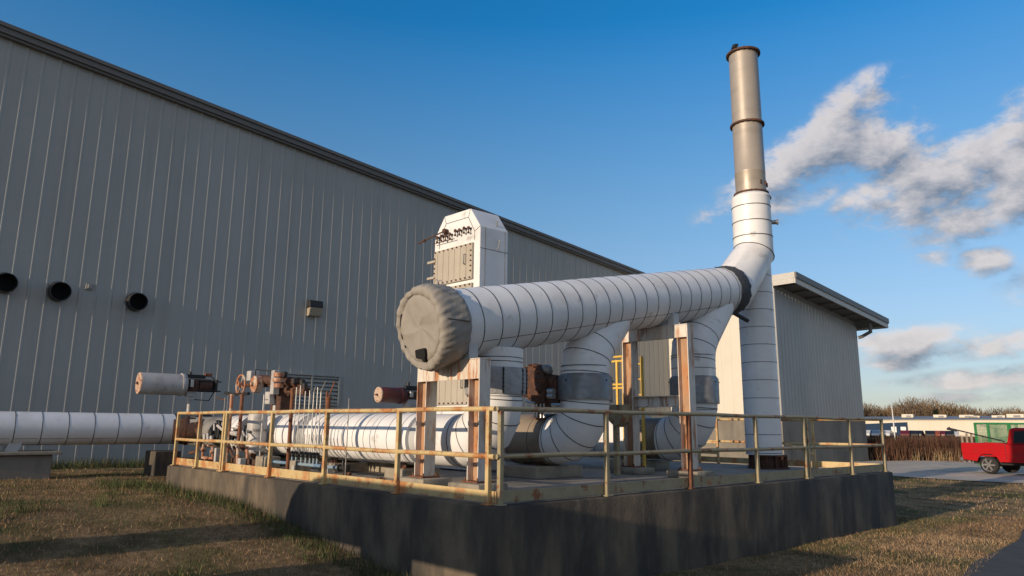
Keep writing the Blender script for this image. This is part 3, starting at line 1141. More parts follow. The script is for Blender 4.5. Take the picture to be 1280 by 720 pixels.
mb = MB()
mb.sweep([SP(1.32, 0.10, 0.10), SP(6.45, 0.10, 0.10)], 0.375, 48, 0)
z = 1.36
while z < 6.3:
    mb.band(SP(z, 0.10, 0.10), Z, 0.375, 0.011, 0.003, 48, 1)
    z += 0.385
mb.build('lower_shaft', [M['clad'], M['strap']], stk)
mb = MB()
path = [HP(8.10), HP(8.26), SP(5.72, -0.04), SP(7.0, -0.04)]
mb.sweep(path, [0.485, 0.48, 0.425, 0.42], 56, 0)
pipe_rings(mb, path, 0.435, 56, 1, skip=(1,))
for q in (0.10, 0.42, 0.72):
    pq = path[1].lerp(path[2], q)
    if q == 0.10:
        mb.band(path[0] + HD * 0.03, HD, 0.485, 0.014, 0.006, 56, 1)
for (p, dr, r) in ((SP(6.08, -.04), Z, 0.427), (SP(6.42, -.04), Z, 0.425), (SP(6.78, -.04), Z, 0.423)):
    mb.band(p, dr, r, 0.016, 0.006, 56, 1)
mb.lathe(SP(7.0), Z, [(-0.01, 0.42), (0.0, 0.435), (0.04, 0.43), (0.10, 0.36), (0.10, 0.30)], 48, 0, caps=False)
mb.build('elbow_fitting', [M['clad'], M['strap']], stk)
mb = MB()
mb.lathe(SP(7.05), Z, [(0, 0.335), (0.55, 0.335), (0.56, 0.34), (0.58, 0.34), (0.59, 0.335), (1.74, 0.333), (3.55, 0.328), (3.55, 0.315), (2.8, 0.315)], 56, 0, caps=False)
# top is open: dark disc well inside
mb.lathe(SP(9.85), Z, [(0, 0.0), (0.001, 0.315)], 40, 1, caps=False)
mb.build('upper_pipe', [M['stain'], M['inside']], stk)
for (z, r, h) in ((7.12, 0.385, 0.035), (8.80, 0.385, 0.04), (10.60, 0.39, 0.045)):
    mb = MB()
    mb.lathe(SP(z - h / 2), Z, [(0, 0.325), (0, r), (h, r), (h, 0.325)], 48, 0, caps=False)
    mb.bolt_ring(SP(z), Z, r - 0.025, 20, 0.010, h * 0.9, 0)
    mb.build('flange', M['rust_dark'], stk)
mb = MB()
a_ = -0.6
for zz in (6.6, 6.55):
    pass
side = (-UL * 0.8 + UR * 0.6).normalized()
mb.tube(SP(6.45) + side * 0.40, SP(6.45) + side * 0.52, 0.05, 12)
mb.tube(SP(6.45) + side * 0.52, SP(6.45) + side * 0.545, 0.065, 12)
mb.build('sample_port', M['tubing'], stk)
for k in range(3):
    mb = MB()
    q = SP(7.05 + 0.28) + (-UL * cos(0.5 * k - 0.6) - UR * sin(0.5 * k - 0.6)) * 0.345
    mb.box(q, (0.03, 0.03, 0.10), (UR, UL, Z))
    mb.build('lug', M['rust_dark'], stk, smooth=0)
mb = MB()
mb.lathe(SP(DECK + .004, 0.06), Z, [(0, 0.30), (0.27, 0.30)], 32, 0)
mb.lathe(SP(DECK + .005, 0.06), Z, [(0, 0.43), (0.03, 0.43)], 40, 0)
for k in range(14):
    t_ = 2 * pi * k / 14
    dv = UR * cos(t_) + UL * sin(t_)
    tv = UL * cos(t_) - UR * sin(t_)
    mb.box(SP(DECK + 0.16, 0.06) + dv * 0.345, (0.09, 0.015, 0.24), (dv, tv, Z))
mb.lathe(SP(DECK + .27, 0.06), Z, [(0, 0.39), (0.025, 0.39)], 40, 0)
mb.build('base_skirt', M['rust_dark'], stk)
mb = MB()
mb.sweep([SP(1.55, 0.42, -0.2), SP(1.50, 0.6, -0.35), SP(1.34, 0.85, -0.6)], [0.02, 0.02, 0.03], 8)
mb.build('drain', M['yellow'], stk)
mb = MB()
mb.sweep([HP(8.05) - Z * 0.46 - UL * 0.1, SP(4.12, -0.72, -0.15)], 0.045, 10)
mb.build('brace', M['strap'], stk)

# bird on the rim
bp_ = SP(10.625) - UR * 0.33 + UL * 0.05
mb = MB()
ax = (UR * 0.8 + Z * 0.6).normalized()
mb.lathe(bp_ + Z * 0.07 - ax * 0.02, ax, [(0, 0.01), (0.03, 0.045), (0.09, 0.062), (0.16, 0.05), (0.19, 0.03), (0.21, 0.035), (0.24, 0.036), (0.265, 0.02), (0.30, 0.004)], 14)
mb.prism([bp_ + Z * 0.07 - ax * 0.12 + UL * 0.02 - Z * 0.02, bp_ + Z * 0.07 - ax * 0.12 - UL * 0.02 - Z * 0.02, bp_ + Z * 0.085 + ax * 0.02 - UL * 0.025, bp_ + Z * 0.085 + ax * 0.02 + UL * 0.025], Z * 0.012)
for e in (-0.02, 0.02):
    mb.tube(bp_ + UL * e, bp_ + UL * e + Z * 0.08, 0.006, 6)
tag(mb.build('bird', M['black']), 'small dark bird perched on the rim of the tall stack', 'bird')

# ------------------------------------------------------------------ risers
ZP = 1.66      # axis height of the low pipes


def riser(name_label, b, r, zbend, lat, sleeve, aend, sleeve_mat, R=0.62, straight_rings=(), axis_b=None):
    base = P(HA, b, DECK)
    t_ = thing('riser_pipe', name_label, 'pipe', base)
    top = [P(HA, b, zbend)]
    if lat:
        top = [P(HA, b + lat, zbend + lat * 1.15)] + arc_pts(P(HA, b, zbend) - P(HA, b + lat, zbend + lat * 1.15), P(HA, b, zbend), -Z, 0.75, 2)
    el = arc_pts(-Z, P(HA, b, ZP), UL, R, 4)
    pts = top + el + [P(aend, b, ZP)]
    mb = MB()
    mb.sweep(pts, r, 48, 0)
    pipe_rings(mb, pts, r, 48)
    for z in straight_rings:
        mb.band(P(HA, b, z), Z, r, 0.010, 0.004, 48, 1)
    mb.build('pipe_body', [M['clad'], M['strap']], t_)
    z0, z1 = sleeve
    mb = MB()
    if sleeve_mat == 'blanket':
        n = 64
        rows = []
        for (z, rr) in ((z0, r), (z0 + .01, r + .035), (z0 + 0.1, r + .05), (z1 - .1, r + .05), (z1 - .01, r + .04), (z1, r)):
            rows.append([mb.bm.verts.new(P(HA, b, z) + (UL * cos(2 * pi * k / n) + UR * sin(2 * pi * k / n)) * (rr + 0.006 * sin(k * 1.1) * (rr > r))) for k in range(n)])
        for i in range(len(rows) - 1):
            for k in range(n):
                mb.bm.faces.new((rows[i][k], rows[i][(k + 1) % n], rows[i + 1][(k + 1) % n], rows[i + 1][k]))
        # stitched vertical seams and lacing pins
        for q in (-0.5, 0.25, 0.6):
            dv = (-UL * cos(q) + UR * sin(q))
            tv = UR * cos(q) + UL * sin(q)
            mb.box(P(HA, b, (z0 + z1) / 2) + dv * (r + 0.052), (0.012, 0.02, z1 - z0 - .03), (dv, tv, Z), 1)
            for k in range(6):
                mb.box(P(HA, b, z0 + 0.05 + k * (z1 - z0 - .1) / 5) + dv * (r + 0.06), (0.02, 0.03, 0.012), (dv, tv, Z), 1)
    else:
        mb.lathe(P(HA, b, z0), Z, [(0, r), (0.0, r + 0.045), (z1 - z0, r + 0.045), (z1 - z0 + 0.05, r + 0.005)], 56, 0, caps=False)
        dv = (UR * 0.95 - UL * 0.3).normalized()
        tv = dv.cross(Z)
        mb.box(P(HA, b, (z0 + z1) / 2) + dv * (r + 0.075), (0.10, 0.03, z1 - z0 + 0.06), (dv, tv, Z), 0, 0.004)
        for k in range(4):
            mb.tube(P(HA, b, z0 + 0.05 + k * 0.09) + dv * (r + 0.1) - tv * 0.03, P(HA, b, z0 + 0.05 + k * 0.09) + dv * (r + 0.1) + tv * 0.03, 0.012, 6, 1)
        for k in range(8):
            q = 2 * pi * k / 8
            dq = UR * cos(q) + UL * sin(q)
            mb.tube(P(HA, b, z1 - 0.06) + dq * (r + .04), P(HA, b, z1 - 0.06) + dq * (r + .056), 0.014, 6, 1)
    mb.build('sleeve', [M[sleeve_mat], M['black']], t_, smooth=40)
    return t_


riser('white riser pipe with quilted silver sleeve beside the nearest steel frame', 1.74, 0.40, 3.0, 0.0, (2.32, 2.72), 3.35, 'blanket', straight_rings=(2.30, 2.80, 2.86))
riser('white riser pipe with plain metal sleeve, middle of the three under the duct', 3.66, 0.40, 3.02, 0.62, (2.31, 2.68), 2.62, 'galv', straight_rings=(2.86,))
riser('farthest white riser pipe with coned metal sleeve behind the second frame', 6.74, 0.42, 3.45, 0.80, (2.33, 2.80), 2.62, 'galv', straight_rings=(3.0, 3.25, 2.22))

# ------------------------------------------------------------------ low pipes running back
def low_pipe(label, b, segs, loc_a):
    """segs: list of (a0, a1, r, material, ring spacing or 0)"""
    t_ = thing('insulated_pipe', label, 'pipe', P(loc_a, b, DECK))
    for (a0, a1, r, mk, sp) in segs:
        mb = MB()
        if isinstance(mk, str) and mk.startswith('wrap'):
            mk2 = mk.split(':')[1]
            mb.lathe(P(a0, b, ZP), UL, [(0, r * 0.94), (0.01, r), (0.06, r * 1.02), ((a1 - a0) / 2, r * 0.985), (a1 - a0 - .05, r * 1.02), (a1 - a0, r * 0.94)], 40, 0)
            nm = 'wrapped_joint'
            mats = [M[mk2], M['strap']]
        else:
            mb.sweep([P(a0, b, ZP), P(a1, b, ZP)], r, 48, 0)
            nm = 'jacket'
            mats = [M[mk], M['strap']]
        if sp:
            a = a0 + sp * 0.5
            while a < a1 - 0.03:
                mb.band(P(a, b, ZP), UL, r, 0.009, 0.003, 48, 1)
                a += sp
        mb.build(nm, mats, t_)
    # saddles
    return t_


low_pipe('longest white banded pipe running back along the left railing', 1.74,
         [(3.352, 3.56, 0.36, 'clad_grey', 0), (3.562, 6.75, 0.42, 'clad', 0.34), (6.752, 7.15, 0.39, 'wrap:blanket', 0), (7.152, 9.25, 0.42, 'clad', 0.30),
          (9.252, 9.75, 0.36, 'wrap:cloth_strap', 0), (9.752, 10.6, 0.40, 'clad', 0.25), (10.602, 12.99, 0.37, 'grey_metal', 0.0)], 3.5)
low_pipe('brown stained jacketed pipe behind the middle riser', 3.66,
         [(2.622, 3.45, 0.43, 'brown_ins', 0.5), (3.452, 4.35, 0.40, 'clad', 0.3), (5.80, 10.5, 0.42, 'clad', 0.3)], 3.0)
low_pipe('pale pipe with white end band behind the farthest riser', 6.74,
         [(2.622, 3.10, 0.40, 'brown_ins', 0), (3.102, 3.40, 0.47, 'clad', 0), (3.402, 10.5, 0.42, 'clad', 0.3)], 3.0)


def saddle_support(a, b, label, r=0.42, pad=(0.55, 0.7, 0.16), z0=DECK + 0.004, z_ax=ZP):
    t_ = thing('pipe_support', label, 'support', P(a, b, z0), 'pipe supports standing on the platform')
    mb = MB()
    mb.box(P(a, b, z0 + pad[2] / 2), pad, (UL, UR, Z), 0, 0.015, 1)
    mb.build('concrete_block', M['pad'], t_, smooth=30)
    mb = MB()
    h = z_ax - r - z0 - pad[2]
    mb.box(P(a, b, z0 + pad[2] + h / 2), (0.02, 0.5, max(0.03, h)), (UL, UR, Z))
    mb.box(P(a, b, z0 + pad[2] + 0.01), (0.25, 0.5, 0.02), (UL, UR, Z))
    for e in (-0.2, 0.2):
        mb.prism([P(a - 0.1, b + e, z0 + pad[2]), P(a + 0.1, b + e, z0 + pad[2]), P(a + 0.1, b + e, z_ax - 0.28), P(a - 0.1, b + e, z_ax - 0.28)], UR * 0.012)
    mb.build('steel_saddle', M['rust_dark'], t_, smooth=0)
    return t_


for a, lab in ((3.9, 'low pipe support under the long white pipe just behind the nearest steel frame'), (6.0, 'low pipe support under the middle of the long white pipe'),
               (8.5, 'low pipe support under the long white pipe beside the thin standing tubes')):
    saddle_support(a, 1.74, lab)
saddle_support(2.9, 3.66, 'dark concrete pipe support under the brown jacketed pipe', pad=(0.8, 1.1, 0.2))
saddle_support(3.3, 6.74, 'dark concrete pipe support under the farthest riser pipe elbow', pad=(0.8, 1.0, 0.2))

# ------------------------------------------------------------------ steel support frames
def hbeam(mb, p0, p1, flange_n, w, dpt, tf=0.016, tw=0.011, m=0, web=0):
    """H section from p0 to p1; flanges face +-flange_n, dpt = depth between flanges, w = flange width"""
    d = (p1 - p0).normalized()
    L = (p1 - p0).length
    side_ = d.cross(flange_n).normalized()
    c = (p0 + p1) / 2
    for s in (-1, 1):
        mb.box(c + flange_n * s * (dpt / 2 - tf / 2), (w, tf, L), (side_, flange_n, d), m, 0.002)
    mb.box(c, (tw, dpt - 2 * tf, L), (side_, flange_n, d), m + web)


def frame(label, b, legs, ztop, zmid, beam_h, padh=0.12):
    t_ = thing('steel_frame', label, 'steel frame', P(sum(legs) / 2, b, DECK))
    zb = DECK + padh + 0.006
    for a in legs:
        mb = MB()
        hbeam(mb, P(a, b, zb + 0.02), P(a, b, ztop - 0.018), UL, 0.20, 0.22, web=1)
        mb.build('column', [M['steel'], M['steel_rusty']], t_, smooth=0)
        mb = MB()
        mb.box(P(a, b, zb + 0.01), (0.32, 0.30, 0.02), (UL, UR, Z), 0, 0.003)
        for ea in (-0.12, 0.12):
            for eb in (-0.11, 0.11):
                mb.tube(P(a + ea, b + eb, zb + .02), P(a + ea, b + eb, zb + 0.06), 0.012, 6)
        mb.build('base_plate', M['rust'], t_, smooth=0)
    mb = MB()
    a0, a1 = legs
    hbeam(mb, P(a0 + 0.112, b, ztop - beam_h / 2 - 0.02), P(a1 - 0.112, b, ztop - beam_h / 2 - 0.02), Z, 0.19, beam_h)
    mb.box(P((a0 + a1) / 2, b, ztop - 0.008), (a1 - a0 + 0.23, 0.21, 0.016), (UL, UR, Z), 0, 0.002)
    mb.box(P((a0 + a1) / 2, b - 0.098, ztop - 0.018 - beam_h / 2 - 0.01), (a1 - a0 + 0.2, 0.012, beam_h + 0.02), (UL, UR, Z), 0, 0.002)
    mb.build('cross_beam', M['steel'], t_, smooth=0)
    if zmid:
        mb = MB()
        hbeam(mb, P(a0 + 0.112, b, zmid), P(a1 - 0.112, b, zmid), Z, 0.17, 0.2)
        mb.build('mid_beam', M['steel'], t_, smooth=0)
    mb = MB()
    hz = 3.37 + HS * (b - 1.3)
    for e in (-0.38, 0.38):
        zz = hz - sqrt(max(0.01, 0.52 ** 2 - e * e)) * 1.02
        if zz > ztop:
            mb.box(P((a0 + a1) / 2 + e, b, (ztop + zz + 0.05) / 2), (0.12, 0.16, zz + 0.05 - ztop), (UL, UR, Z), 0, 0.004)
    mb.box(P((a0 + a1) / 2, b, ztop + 0.015), (0.5, 0.16, 0.03), (UL, UR, Z))
    mb.build('saddle', M['clad_grey'], t_, smooth=0)
    for a in legs:
        concrete_pad(a, b, 0.62, 0.50, padh, 'worn concrete pad under the %s leg of the %s steel frame' % ('right' if a == legs[0] else 'left', 'nearest rusty' if b < 3 else 'farther rusty'),
                     grp='concrete pads under the frame legs', bev=0.025)
    return t_


frame('nearest rusty white steel frame holding up the capped end of the duct', 0.98, (1.42, 2.56), 2.78, None, 0.24)
frame('taller rusty steel frame with a middle beam halfway along the duct', 5.60, (1.34, 2.55), 3.70, 2.34, 0.20)

# ------------------------------------------------------------------ inline heat exchanger tower
TA0, TA1, TB0, TB1 = 4.42, 5.84, 3.50, 4.22
PZ0, PZ1 = 4.70, 5.43
VALV = [(4.70, 5.74), (4.84, 5.76), (4.98, 5.75), (5.11, 5.76), (5.28, 5.72), (5.42, 5.71), (5.56, 5.73), (5.69, 5.72)]
tw = thing('heat_exchanger', 'tall white box exchanger with bolted tan access panels behind the duct', 'heat exchanger', P(5.1, 3.85, DECK))
ZT = 6.16
ch_a, ch_z = 0.30, 0.42
outl = [(TA0, 1.06), (TA0, ZT - ch_z), (TA0 + ch_a, ZT), (TA1 - ch_a, ZT), (TA1, ZT - ch_z), (TA1, 1.06)]
mb = MB()
mb.prism([P(a, TB0, z) for a, z in outl], UR * (TB1 - TB0), 0, 0.008)
# rim seams on the front face
for i in range(1, 4):
    a0, z0 = outl[i]
    a1, z1 = outl[i + 1]
ins = [(TA0 + .16, 5.48), (TA0 + .16, ZT - ch_z - .08), (TA0 + ch_a + .06, ZT - .17), (TA1 - ch_a - .06, ZT - .17), (TA1 - .16, ZT - ch_z - .08), (TA1 - .16, 5.48)]
mb.sweep([P(a, TB0 - 0.002, z) for a, z in ins], 0.006, 6, 1)
for i in (1, 2, 3, 4):
    mb.tube(P(outl[i][0], TB0 - .002, outl[i][1]), P(ins[i][0], TB0 - .002, ins[i][1]), 0.005, 6, 1)
for a in (TA0 - 0.002,):
    for bq in (TB0 + 0.13, TB1 - 0.08):
        mb.tube(P(a, bq, 1.2), P(a, bq, ZT - ch_z), 0.006, 6, 1)
    mb.tube(P(a, TB0, 5.30), P(a, TB1, 5.30), 0.005, 6, 1)
mb.build('casing', [M['clad'], M['strap']], tw, smooth=0)
for (z0, z1) in ((PZ0, PZ1), (PZ0 - 0.81, PZ0 - 0.08), (PZ0 - 1.62, PZ0 - 0.89), (PZ0 - 2.43, PZ0 - 1.70)):
    mb = MB()
    mb.box(P((TA0 + TA1) / 2 + 0.06, TB0 - 0.025, (z0 + z1) / 2), (TA1 - TA0 - 0.22, 0.05, z1 - z0), (UL, UR, Z), 0, 0.004)
    for k in range(6):
        a = TA0 + 0.35 + k * 0.18
        mb.box(P(a, TB0 - 0.054, (z0 + z1) / 2), (0.02, 0.008, z1 - z0 - 0.1), (UL, UR, Z), 0)
    for k in range(9):
        a = TA0 + 0.22 + k * (TA1 - TA0 - 0.32) / 8
        for z in (z0 + 0.03, z1 - 0.03):
            mb.tube(P(a, TB0 - 0.05, z), P(a, TB0 - 0.075, z), 0.016, 6, 1)
    for k in range(5):
        z = z0 + 0.16 + k * (z1 - z0 - 0.32) / 4
        for a in (TA0 + 0.20, TA1 - 0.09):
            mb.tube(P(a, TB0 - 0.05, z), P(a, TB0 - 0.075, z), 0.016, 6, 1)
    pn = mb.build('access_panel', [M['panel_door'], M['rust_dark']], tw, smooth=0)
    mb = MB()
    mb.sweep([P(TA0 + 0.36, TB0 - 0.05, z0 + .30), P(TA0 + 0.36, TB0 - 0.10, z0 + .32), P(TA0 + 0.36, TB0 - 0.10, z0 + .50), P(TA0 + 0.36, TB0 - 0.05, z0 + .52)], 0.012, 6)
    mb.build('handle', M['grey_metal'], pn)
    for z in (z0 + 0.18, z0 + 0.52):
        mb = MB()
        mb.box(P(TA1 + 0.02, TB0 - 0.05, z), (0.26, 0.05, 0.055), (UL, UR, Z), 0, 0.01)
        mb.build('hinge', M['panel_door'], pn, smooth=0)
mb = MB()
for (a, z) in VALV:
    mb.tube(P(a, TB0, z), P(a, TB0 - 0.07, z), 0.018, 8)
    mb.tube(P(a, TB0 - 0.05, z), P(a, TB0 - 0.075, z), 0.036, 10)
    mb.tube(P(a, TB0 - 0.06, z), P(a, TB0 - 0.06, z - 0.08), 0.012, 6)
    mb.tube(P(a, TB0 - 0.06, z - 0.08), P(a, TB0 - 0.06, z - 0.11), 0.026, 8)
mb.sweep([P(5.42, TB0 - 0.08, VALV[5][1] + 0.10), P(5.9, TB0 - 0.12, VALV[5][1] + 0.02), P(6.22, TB0 - 0.15, VALV[5][1] - 0.04)], 0.016, 8)
mb.tube(P(5.44, TB0, VALV[5][1] + 0.10), P(5.44, TB0 - 0.10, VALV[5][1] + 0.10), 0.055, 10)
mb.tube(P(6.0, TB0 - 0.13, VALV[5][1] + 0.0), P(6.07, TB0 - 0.13, VALV[5][1] - 0.01), 0.03, 8)
mb.sweep([P(5.1, TB0 - 0.08, VALV[5][1] - 0.12), P(5.78, TB0 - 0.09, VALV[5][1] - 0.12)], 0.008, 6)
mb.build('valve_manifold', M['rust_dark'], tw, smooth=40)
for (bq, z) in ((3.98, 5.86), (3.92, 5.42)):
    mb = MB()
    a = TA0 - 0.004 if z < 5.7 else TA0 + 0.14
    mb.sweep([P(a - 0.03, bq - 0.02, z - 0.1), P(a - 0.07, bq - 0.02, z - 0.08), P(a - 0.07, bq + 0.02, z + 0.08), P(a - 0.02, bq + 0.02, z + 0.1)], 0.012, 6)
    mb.build('lifting_lug', M['grey_metal'], tw)


def onb(u, v, b):
    """world point where a line of sight meets the vertical plane b = const of the platform"""
    d = ray(u, v)
    n = Vector((-UL.y, UL.x, 0))
    tt = (P(0, b) - CAMP).dot(n) / d.dot(n)
    return CAMP + d * tt


def abz(p):
    q = p - K
    return (q.x * UR.y - q.y * UR.x) / _det, (UL.x * q.y - UL.y * q.x) / _det, p.z


# ================================================================== PIPE ALONG THE WALL (left)
LB = 1.74
ZL = 1.72
JA = 13.5
lp = thing('insulated_pipe', 'white banded pipe running along the foot of the ribbed wall at far left', 'pipe', P(JA, 0, ZL))
dirL = -UR
mb = MB()
pts = [P(JA, 1.30, ZL), P(JA, -9.0, ZL)]
mb.sweep(pts, 0.375, 48, 0)
b = 1.0
while b > -9:
    mb.band(P(JA, b, ZL), UR, 0.375, 0.014, 0.004, 48, 1)
    b -= 0.52 + random.uniform(-0.02, 0.02)
mb.build('jacket', [M['clad'], M['strap']], lp)
mb = MB()
for k in range(17):
    mb.box(P(JA - 0.305, 0.74 - 0.52 * k, ZL - 0.222), (0.46, 0.006, 0.006), (UR, UL, Z), 0)
mb.build('long_seam', M['strap'], lp, smooth=0)
mb = MB()
pts = [P(JA, 1.302, ZL), P(JA, 1.5, ZL)] + arc_pts(UR, P(JA, LB + 0.16, ZL), -UL, 0.4, 4)[1:] + [P(13.0, LB + 0.16, ZL)]
mb.sweep(pts, [0.37, 0.38] + [0.39] * (len(pts) - 2), 40, 0, True, 0.03)
mb.build('wrapped_bend', M['cloth_strap'], lp)
# pier under the left pipe
c0 = P(JA, -1.57, ZL)
gzz = gz(c0)
pr = thing('pipe_pier', 'dark concrete pier with flat cap under the far left pipe', 'pier', Vector((c0.x, c0.y - 0.2, gzz)))
mb = MB()
mb.box(c0 - UR * 0.9 + Z * (gzz + 0.20 - c0.z), (2.3, 0.9, 0.66), (UR, UL, Z), bev=0.02)
mb.build('block', M['base_conc'], pr, smooth=30)
mb = MB()
mb.box(c0 - UR * 0.9 + Z * (gzz + 0.57 - c0.z), (2.6, 1.1, 0.07), (UR, UL, Z), bev=0.01)
mb.build('cap_slab', M['pad'], pr, smooth=30)
mb = MB()
zb_ = gzz + 0.606
mb.prism([P(JA - 0.2, -2.18, zb_), P(JA - 0.2, -1.95, zb_), P(JA - 0.2, -1.87, ZL - 0.30), P(JA - 0.2, -2.13, ZL - 0.30)], UL * 0.4)
mb.build('saddle', M['clad_grey'], pr, smooth=0)
c0 = P(JA - 0.3, 1.05, ZL)
mb = MB()
g0 = gz(c0)
mb.box((c0.x, c0.y, g0 + 0.24), (0.6, 0.7, 0.72), (UR, UL, Z), bev=0.02)
tag(mb.build('concrete_block', M['concrete'], None, smooth=30), 'dark concrete block under the pipe bend at the far left end of the platform', 'concrete block')

# ================================================================== VALVES AND ACTUATORS
def actuator(label, body_c, ax, r, L, stem_base, bodymat, ringmat, extras=True, cat='valve actuator', face='end_cream'):
    """horizontal cylinder actuator with gearbox, bracket, solenoid and a stem down to the pipe"""
    t_ = thing('valve_actuator', label, cat, stem_base)
    ax = ax.normalized()
    up_ = Z
    sd_ = ax.cross(up_).normalized()
    mb = MB()
    mb.lathe(body_c - ax * L / 2, ax, [(0, r * 0.2), (0.0, r * 0.93), (0.02, r), (L - .12, r), (L - .12, r * 1.08), (L - .07, r * 1.08), (L - .07, r), (L, r), (L, r * 0.3)], 32)
    cyl = mb.build('cylinder', M[bodymat], t_)
    mb = MB()
    mb.lathe(body_c - ax * (L / 2 + 0.012), ax, [(0, 0.0), (0, r * 0.98), (0.025, r * 1.0), (0.03, r * 0.5)], 32, caps=False)
    for q in (0.3, 1.7, 3.1, 4.4, 5.6):
        mb.tube(body_c - ax * (L / 2 + 0.025) + (sd_ * cos(q) + up_ * sin(q)) * r * 0.75, body_c - ax * (L / 2) + (sd_ * cos(q) + up_ * sin(q)) * r * 0.75, r * 0.09, 8)
    mb.build('end_plate', M[face], t_, smooth=30)
    mb = MB()
    mb.prism([body_c - ax * (L / 2 + 0.03) + up_ * r * 0.16, body_c - ax * (L / 2 + 0.03) - up_ * r * 0.16 + sd_ * r * 0.1, body_c - ax * (L / 2 + 0.03) - sd_ * r * 0.55], ax * -0.015)
    mb.build('marking', M[ringmat], t_, smooth=0)
    gb = body_c + ax * (L / 2 + 0.16)
    mb = MB()
    mb.box(gb, (0.32, r * 1.1, r * 1.2), (ax, sd_, up_), 0, 0.02, 2)
    mb.lathe(gb + ax * 0.16, ax, [(0, r * 0.4), (0.03, r * 0.62), (0.35, r * 0.62), (0.38, r * 0.3)], 18)
    mb.build('gearbox', M['rust_dark'], t_, smooth=30)
    mb = MB()
    for e in (-1, 1):
        mb.tube(gb + sd_ * e * r * 0.5 + ax * 0.16 + up_ * r * .4, gb + sd_ * e * r * 0.5 + ax * 0.75 + up_ * r * .4, 0.018, 8)
        mb.tube(gb + sd_ * e * r * 0.5 + ax * 0.16 - up_ * r * .5, gb + sd_ * e * r * 0.5 + ax * 0.75 - up_ * r * .5, 0.018, 8)
    mb.box(gb + ax * 0.62, (0.06, r * 1.3, r * 1.2), (ax, sd_, up_), 0, 0.01)
    mb.build_split('spring_rods', M['black'], t_, smooth=30)
    if extras:
        mb = MB()
        mb.tube(gb - ax * 0.05 - sd_ * r * 0.75 + up_ * r * 0.5, gb - ax * 0.05 - sd_ * r * 0.75 - up_ * r * 0.2, 0.05, 12)
        mb.tube(gb - ax * 0.05 + sd_ * r * 0.75 + up_ * r * 0.5, gb - ax * 0.05 + sd_ * r * 0.75 - up_ * r * 0.2, 0.05, 12)
        mb.build_split('filter_bowl', M['tubing'], t_)
        mb = MB()
        mb.box(gb + up_ * (r * 0.6 + 0.07) + ax * 0.1, (0.5, 0.10, 0.10), (ax, sd_, up_), 0, 0.015)
        mb.box(gb + up_ * (r * 0.6 + 0.13) + ax * 0.42, (0.2, 0.12, 0.10), (ax, sd_, (up_ + ax * 0.4).normalized()), 1, 0.02)
        mb.tube(gb + up_ * (r * 0.6 + 0.05) - ax * 0.05, gb + up_ * (r * 0.6 + 0.2) - ax * 0.05, 0.035, 10)
        mb.sweep([gb + up_ * (r * .6 + .1) + ax * .5, gb + up_ * (r * .6) + ax * .62, gb + ax * .66 - up_ * .1, gb + ax * .5 - up_ * (r + .12), gb + ax * .1 - up_ * (r + .1)], 0.012, 6)
        mb.build('control_head', [M['black'], M['rust']], t_, smooth=30)
    # stem
    mb = MB()
    top = gb - up_ * r * 0.6
    mb.box(top - up_ * 0.06, (0.24, 0.2, 0.16), (ax, sd_, up_), 0, 0.01)
    foot = Vector((top.x, top.y, stem_base.z))
    mb.tube(foot, top, 0.055, 12)
    mb.lathe(foot, Z, [(0, 0.13), (0.04, 0.13)], 16)
    mb.lathe(top - up_ * 0.22, Z, [(0, 0.11), (0.04, 0.11)], 16)
    mb.build('stem', M['act_white'], t_, smooth=40)
    return t_


# light grey long actuator at far left, over the pipe end
c0 = onb(203, 480, 1.25)
actuator('long light grey cylinder actuator with pale end plate over the far left pipe bend', c0, UR, 0.285, 1.15, Vector((c0.x, c0.y, 2.02)), 'act_white', 'rust_dark')
# smaller red actuator in front of the wall, near the cap
c0 = onb(489, 494, 3.4)
actuator('dark red cylinder actuator with pale end plate left of the nearest steel frame', c0, UR, 0.165, 0.62, Vector((c0.x, c0.y, 2.05)), 'red_actuator', 'rust_dark', extras=True)

# middle valve group: hand wheel, orange actuator, boxes on a shaft over the long pipe
g0 = onb(345, 487, 1.6)
vg = thing('motor_valve', 'rusty motor valve with handwheel and orange discs above the long pipe', 'valve', Vector((g0.x, g0.y, 2.05)))
ga, gb_, gzv = abz(g0)


def VP(da, db, z):
    return P(ga + da, 1.6 + db, z)


pw = onb(301, 481, 1.6)
mb = MB()
wc = pw
ringp = [wc + (UL * cos(2 * pi * k / 24) + Z * sin(2 * pi * k / 24)) * 0.225 for k in range(25)]
mb.sweep(ringp, 0.026, 8)
for k in range(4):
    mb.tube(wc, wc + (UL * cos(pi * k / 2 + .5) + Z * sin(pi * k / 2 + .5)) * 0.22, 0.016, 6)
mb.tube(wc - UR * 0.06, wc + UR * 0.12, 0.05, 10)
mb.build('handwheel', M['orange_paint'], vg, smooth=40)
mb = MB()
mb.sweep([wc + UR * 0.1, wc + UR * 0.15 - UL * 0.1, onb(380, 482, 1.75)], 0.05, 10)
mb.tube(onb(325, 474, 1.7), onb(372, 478, 1.7), 0.10, 12)
mb.tube(onb(348, 487, 1.7), onb(384, 490, 1.7), 0.09, 12)
mb.box(onb(352, 500, 1.7), (0.42, 0.3, 0.5), (UL, UR, Z), 0, 0.03)
mb.box(onb(360, 487, 1.8), (0.5, 0.24, 0.3), (UL, UR, Z), 0, 0.03)
mb.build_split('gear_body', M['rust_dark'], vg, smooth=30)
mb = MB()
oc = onb(316, 480, 1.45)
mb.lathe(oc, UR, [(0, 0.0), (0, 0.16), (0.02, 0.185), (0.16, 0.185), (0.2, 0.12)], 24, caps=False)
mb.tube(oc - UR * 0.01, oc - UR * 0.05, 0.05, 12)
mb.build('orange_disc', M['orange_paint'], vg, smooth=40)
mb = MB()
mb.box(onb(316, 470, 1.6), (0.20, 0.2, 0.22), (UL, UR, Z), 0, 0.012)
